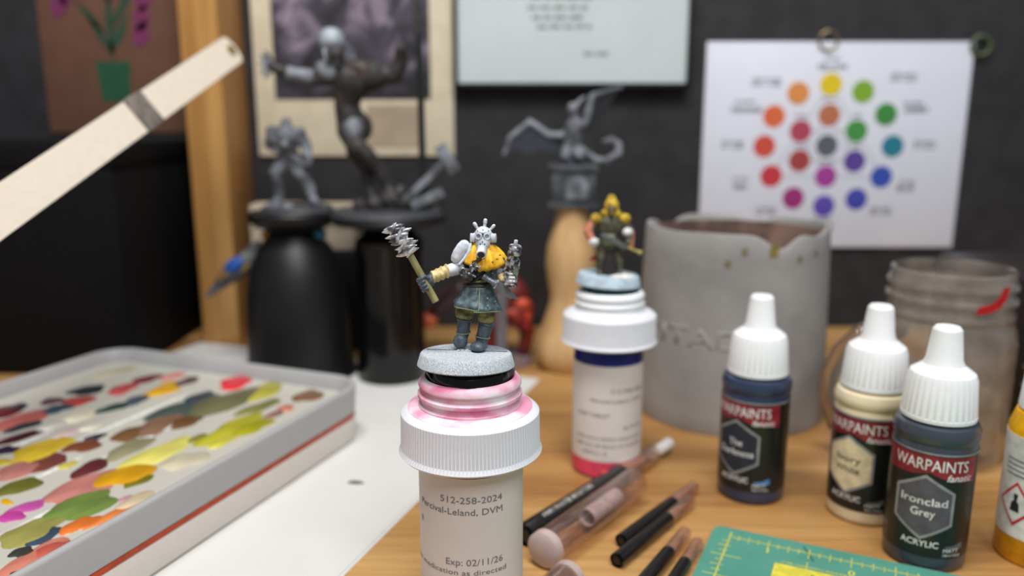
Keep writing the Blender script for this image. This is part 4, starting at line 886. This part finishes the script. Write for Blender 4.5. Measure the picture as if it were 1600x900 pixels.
skel(q, [(pt(36.5,135,2),2.0),(pt(40,138,3),1.8),(pt(43.5,151.7,4),1.6),(pt(52,154.4,4),1.3),(pt(59.1,156.4,4),.9)])
skel(q, [(pt(37,124,3),1.7),(pt(46,117.6,3),1.6),(pt(52,117.2,3),1.7),(pt(58.5,121,3),1.8),(pt(58.5,126,3),1.7),(pt(54.5,128.6,3),1.6),(pt(50.5,127.6,3),1.1)])
blob('body', q, M_primer, t, .45, 4)
M_memb = mat('membrane_dark',(50,56,64),.55)
part('wing_membrane', MB().prism([(x-X,z-Zb) for x,z in ((28,130),(20,130.6),(9.7,137),(-1,128.5),(-3.6,121),(3,124),(9,120),(16,124),(23,121),(29,125))],-.4,.4, Matrix.Translation((0,4.2,0)) @ Matrix.Rotation(PI/2,4,'X')), M_memb, t)
part('wing_membrane', MB().prism([(x-X,z-Zb) for x,z in ((40,137.5),(43.5,151),(52,154),(58.6,156),(53,148),(52,142),(46,139),(42,133))],-.4,.4, Matrix.Translation((0,4.2,0)) @ Matrix.Rotation(PI/2,4,'X')), mat('membrane_black',(26,27,30),.6), t)

bulk = 1.0
# yellow-hooded mini on the second pill bottle
X = 37.5; Zb = 76.5
t = mini('yellow-hooded miniature holding a rifle on the blue-banded pill bottle', (X,307,Zb), None, None)
part('base', MB().lathe([(0,0),(12.4,0),(12.7,.3),(11.9,3.4),(11.6,3.8),(0,3.8)],64,Matrix.Rotation(R(3),4,'Y')), mat('base_blue_grey',(176,194,206),.6), t)
part('base_patch', MB().ell((5,-3,3.6),(5,4,.7)), mat('patch_cream',(222,220,212),.7), t)
q = MB(); v = lambda x,z,y=0: Vector((x*1.22,y,z*.97+3.6))
q.ell(v(.2,19.5),(4.6,3.2,4.6)); skel(q,[(v(.2,15),3.2),(v(.2,12.5),3.3)]); skel(q,[(v(-1.6,12),2.4),(v(-2.6,6,-1),2),(v(-2.4,1,-.4),1.6),(v(-3,.8,-2.4),1.3)]); skel(q,[(v(2,12),2.4),(v(3.2,6,-1),2),(v(3,1,0),1.6),(v(3.4,.8,-2),1.3)])
q.cap(v(.4,23),v(.6,26.5),1.8,1.8); 
skel(q,[(v(-4,21.8),1.9),(v(-6.6,17.6,-.6),1.7),(v(-5.2,13.4,-2.4),1.4)]); skel(q,[(v(4.4,21.6),1.9),(v(6.6,17.4,-.6),1.7),(v(6.0,13.2,-3),1.4)])
blob('body', q, mat('fatigue_olive',(94,92,66),.6,0,c2=(60,56,44),scale=400), t, .3, 4)
part('bare_arm', MB().cap(v(-5.3,20.4),v(-6.7,17.4,-.8),1.9,1.8).cap(v(-6.7,17.4,-.8),v(-5.6,14.4,-2.2),1.75,1.4), mat('skin_tan',(190,116,94),.55), t)
part('bare_arm', MB().cap(v(5.6,19.4),v(6.6,16.6,-.9),1.8,1.8).cap(v(6.6,16.6,-.9),v(6.6,12.2,-2.8),1.7,1.3), mat('skin_tan',(190,116,94),.55), t)
for p in (v(-5.0,13.5,-2.8),v(5.6,17.4,-2.4)): part('white_glove', MB().ell(p,(2.0,1.6,1.7)).cap(p,p+Vector((1.4,-.6,.8)),.8,.5), mat('glove_white',(214,214,214),.6), t)
hq = MB(); hq.ell(v(.6,27.4,.2),(2.9,3,3.4)); hq.ell(v(.6,30,.8),(1.8,2,2)); hq.cap(v(-1.4,24.6,0),v(2.4,24.6,0),1.7,1.7); ho = blob('hood', hq, mat('hood_yellow',(206,174,50),.6,0,c2=(140,108,30),scale=350), t, .25, 3)
part('respirator', MB().ell(v(.5,26.2,-2.4),(1.7,1.3,1.6)).cap(v(.5,25.6,-2.8),v(.4,24.8,-4),.9,.8), mat('resp_brown',(96,84,48),.5), ho)
for x in (-.4,1.4): part('eye_lens', MB().ell(v(x,27.4,-2.7),(.5,.3,.5)), M_dot, ho)
for sx in (-1,1): part('shoulder_pad', MB().ell(v(.3+sx*4.6,22.6,-.3),(2.3,2.4,2.0)), mat('hood_yellow',(222,190,52),.6), t)
gq = part('rifle', MB().bbox(-6,5,-.8,.8,-1.0,1.0,.25, Matrix.Translation(v(1.6,13.8,-4)) @ Matrix.Rotation(R(28),4,'Y')), mat('rifle_grey',(112,116,116),.4,.5), t)
part('muzzle', MB().cap(v(6,11.4,-4),v(9.8,9.4,-4),.55,.55).ell(v(9.4,9.6,-4),(1.1,.8,.9)), mat('muzzle_brass',(164,148,84),.5), gq)
part('chest_pack', MB().bbox(-2,2,-1.2,1.2,-2,2,.4, Matrix.Translation(v(-.2,14.6,-3))), mat('pack_green',(124,134,104),.6), t)
sk = MB(); sk.lathe([(0,3.2),(4.6,3.4),(4.2,8),(3.0,12.6),(0,12.8)],20,Matrix.Translation((.2,.4,1))); part('dark_coat', sk, mat('coat_black',(34,30,28),.6), t)
part('red_cloth', MB().prism([(-7.6,7.4),(-3.4,10.6),(-2.4,6.6)],-.6,.6, Matrix.Translation((0,.2,2)) @ Matrix.Rotation(PI/2,4,'X')), mat('cloth_red',(140,30,34),.6), t)

# blue mini sticking out beside the bell
X = -150; Zb = .65
t = mini('blue and grey miniature jutting out beside the black bell handle', (-146,459,.65), None, None)
X = -146
part('stand_base', MB().lathe([(0,0),(8,0),(7.4,2),(0,2.2)],28), M_black, t); part('stand_rod', MB().tube([(0,0,2),(0,-2,66)],.9,8), M_black, t)
pb = lambda x,z,y=-14: Vector((x-X, y, z-Zb))
q = MB(); skel(q,[(pb(-139,66),4.6),(pb(-148,62),6.2),(pb(-158,55),5.6),(pb(-166,47.5),3.2),(pb(-173,41.5),1.4)]); q.cap(pb(-146,64,-14),pb(-146,64,-2),2,1.6); q.ell(pb(-144,68),(5,4,3.4)); q.ell(pb(-163,51,-16),(4,3,3))
blob('hull', q, mat('hull_grey',(84,88,94),.5,.2,c2=(140,142,140),scale=90,lo=.4,hi=.7), t, .5, 3)
part('blue_panel', MB().ell(pb(-155,59.5,-17),(7.5,4.4,4.2),Matrix.Rotation(R(-30),4,'Y')), mat('panel_blue',(40,88,170),.45,0,.15,150), t)
part('gold_trim', MB().cap(pb(-164,52,-18.5),pb(-160,55,-19.5),1.3,1.3).cap(pb(-147,60,-19),pb(-150,57,-19.5),1.2,1.2), mat('trim_gold',(168,136,64),.4,.5), t)
part('nose_tip', MB().cap(pb(-170,44.4),pb(-174,40.6),1.9,.8), mat('tip_grey',(176,176,178),.5), t)
part('fin', MB().prism([(-150-X,64-Zb),(-143-X,64-Zb),(-141-X,73-Zb),(-145-X,72-Zb)],-.8,.8, Matrix.Translation((0,-14,0)) @ Matrix.Rotation(PI/2,4,'X')), mat('fin_blue_grey',(70,84,112),.5), t)

# red mini behind the main figure
X = -12; Zb = 0
t = mini('dark red and orange armoured miniature blurred behind the gas-masked figure', (-12,455,0), None, None)
part('base', MB().lathe([(0,0),(24,0),(24.4,.5),(23,3.4),(0,3.6)],48), mat('base_rose',(120,100,100),.6), t)
pr = lambda x,z,y=0: Vector((x-X,y,z))
q = MB(); q.ell(pr(-2,38),(13,10,13)); q.ell(pr(3,30,-4),(9,7,9)); skel(q,[(pr(-6,30),6),(pr(-14,20),4.5),(pr(-12,5),3.6)]); skel(q,[(pr(4,28),6),(pr(9,18),4.5),(pr(7,5),3.6)])
skel(q,[(pr(-10,42),5),(pr(-24,46,-2),4.4),(pr(-36,40,-4),4),(pr(-46,30,-6),3.2)]); skel(q,[(pr(4,40),5),(pr(9,32,-3),4),(pr(8,22,-6),3)]); q.ell(pr(-4,54),(5,5,5.4))
blob('body', q, mat('armour_red',(128,34,30),.45,0,c2=(66,24,26),scale=60,lo=.4,hi=.62), t, .8, 4)
part('orange_plate', MB().ell(pr(6,36,-8),(5,3,3.4)).ell(pr(1,31,-8),(6,3,3)).ell(pr(8,29,-7),(3,2.6,4.6)), mat('plate_orange',(186,70,36),.45,0,.2,120), t)
part('claw', MB().ell(pr(-48,26,-6),(5.4,4,4.6)).cap(pr(-48,26,-6),pr(-52,20,-7),2.4,1.2), mat('claw_orange',(190,90,50),.5), t)
part('arm_shell', MB().cap(pr(-30,44,-6),pr(-42,33,-8),4.6,3.8), mat('shell_dark',(52,34,38),.4), t)
part('piston', MB().bbox(-3.2,3.2,-2,2,6,44,.6, Matrix.Translation((6,-14,0))), mat('piston_grey',(112,108,112),.4,.4), t)
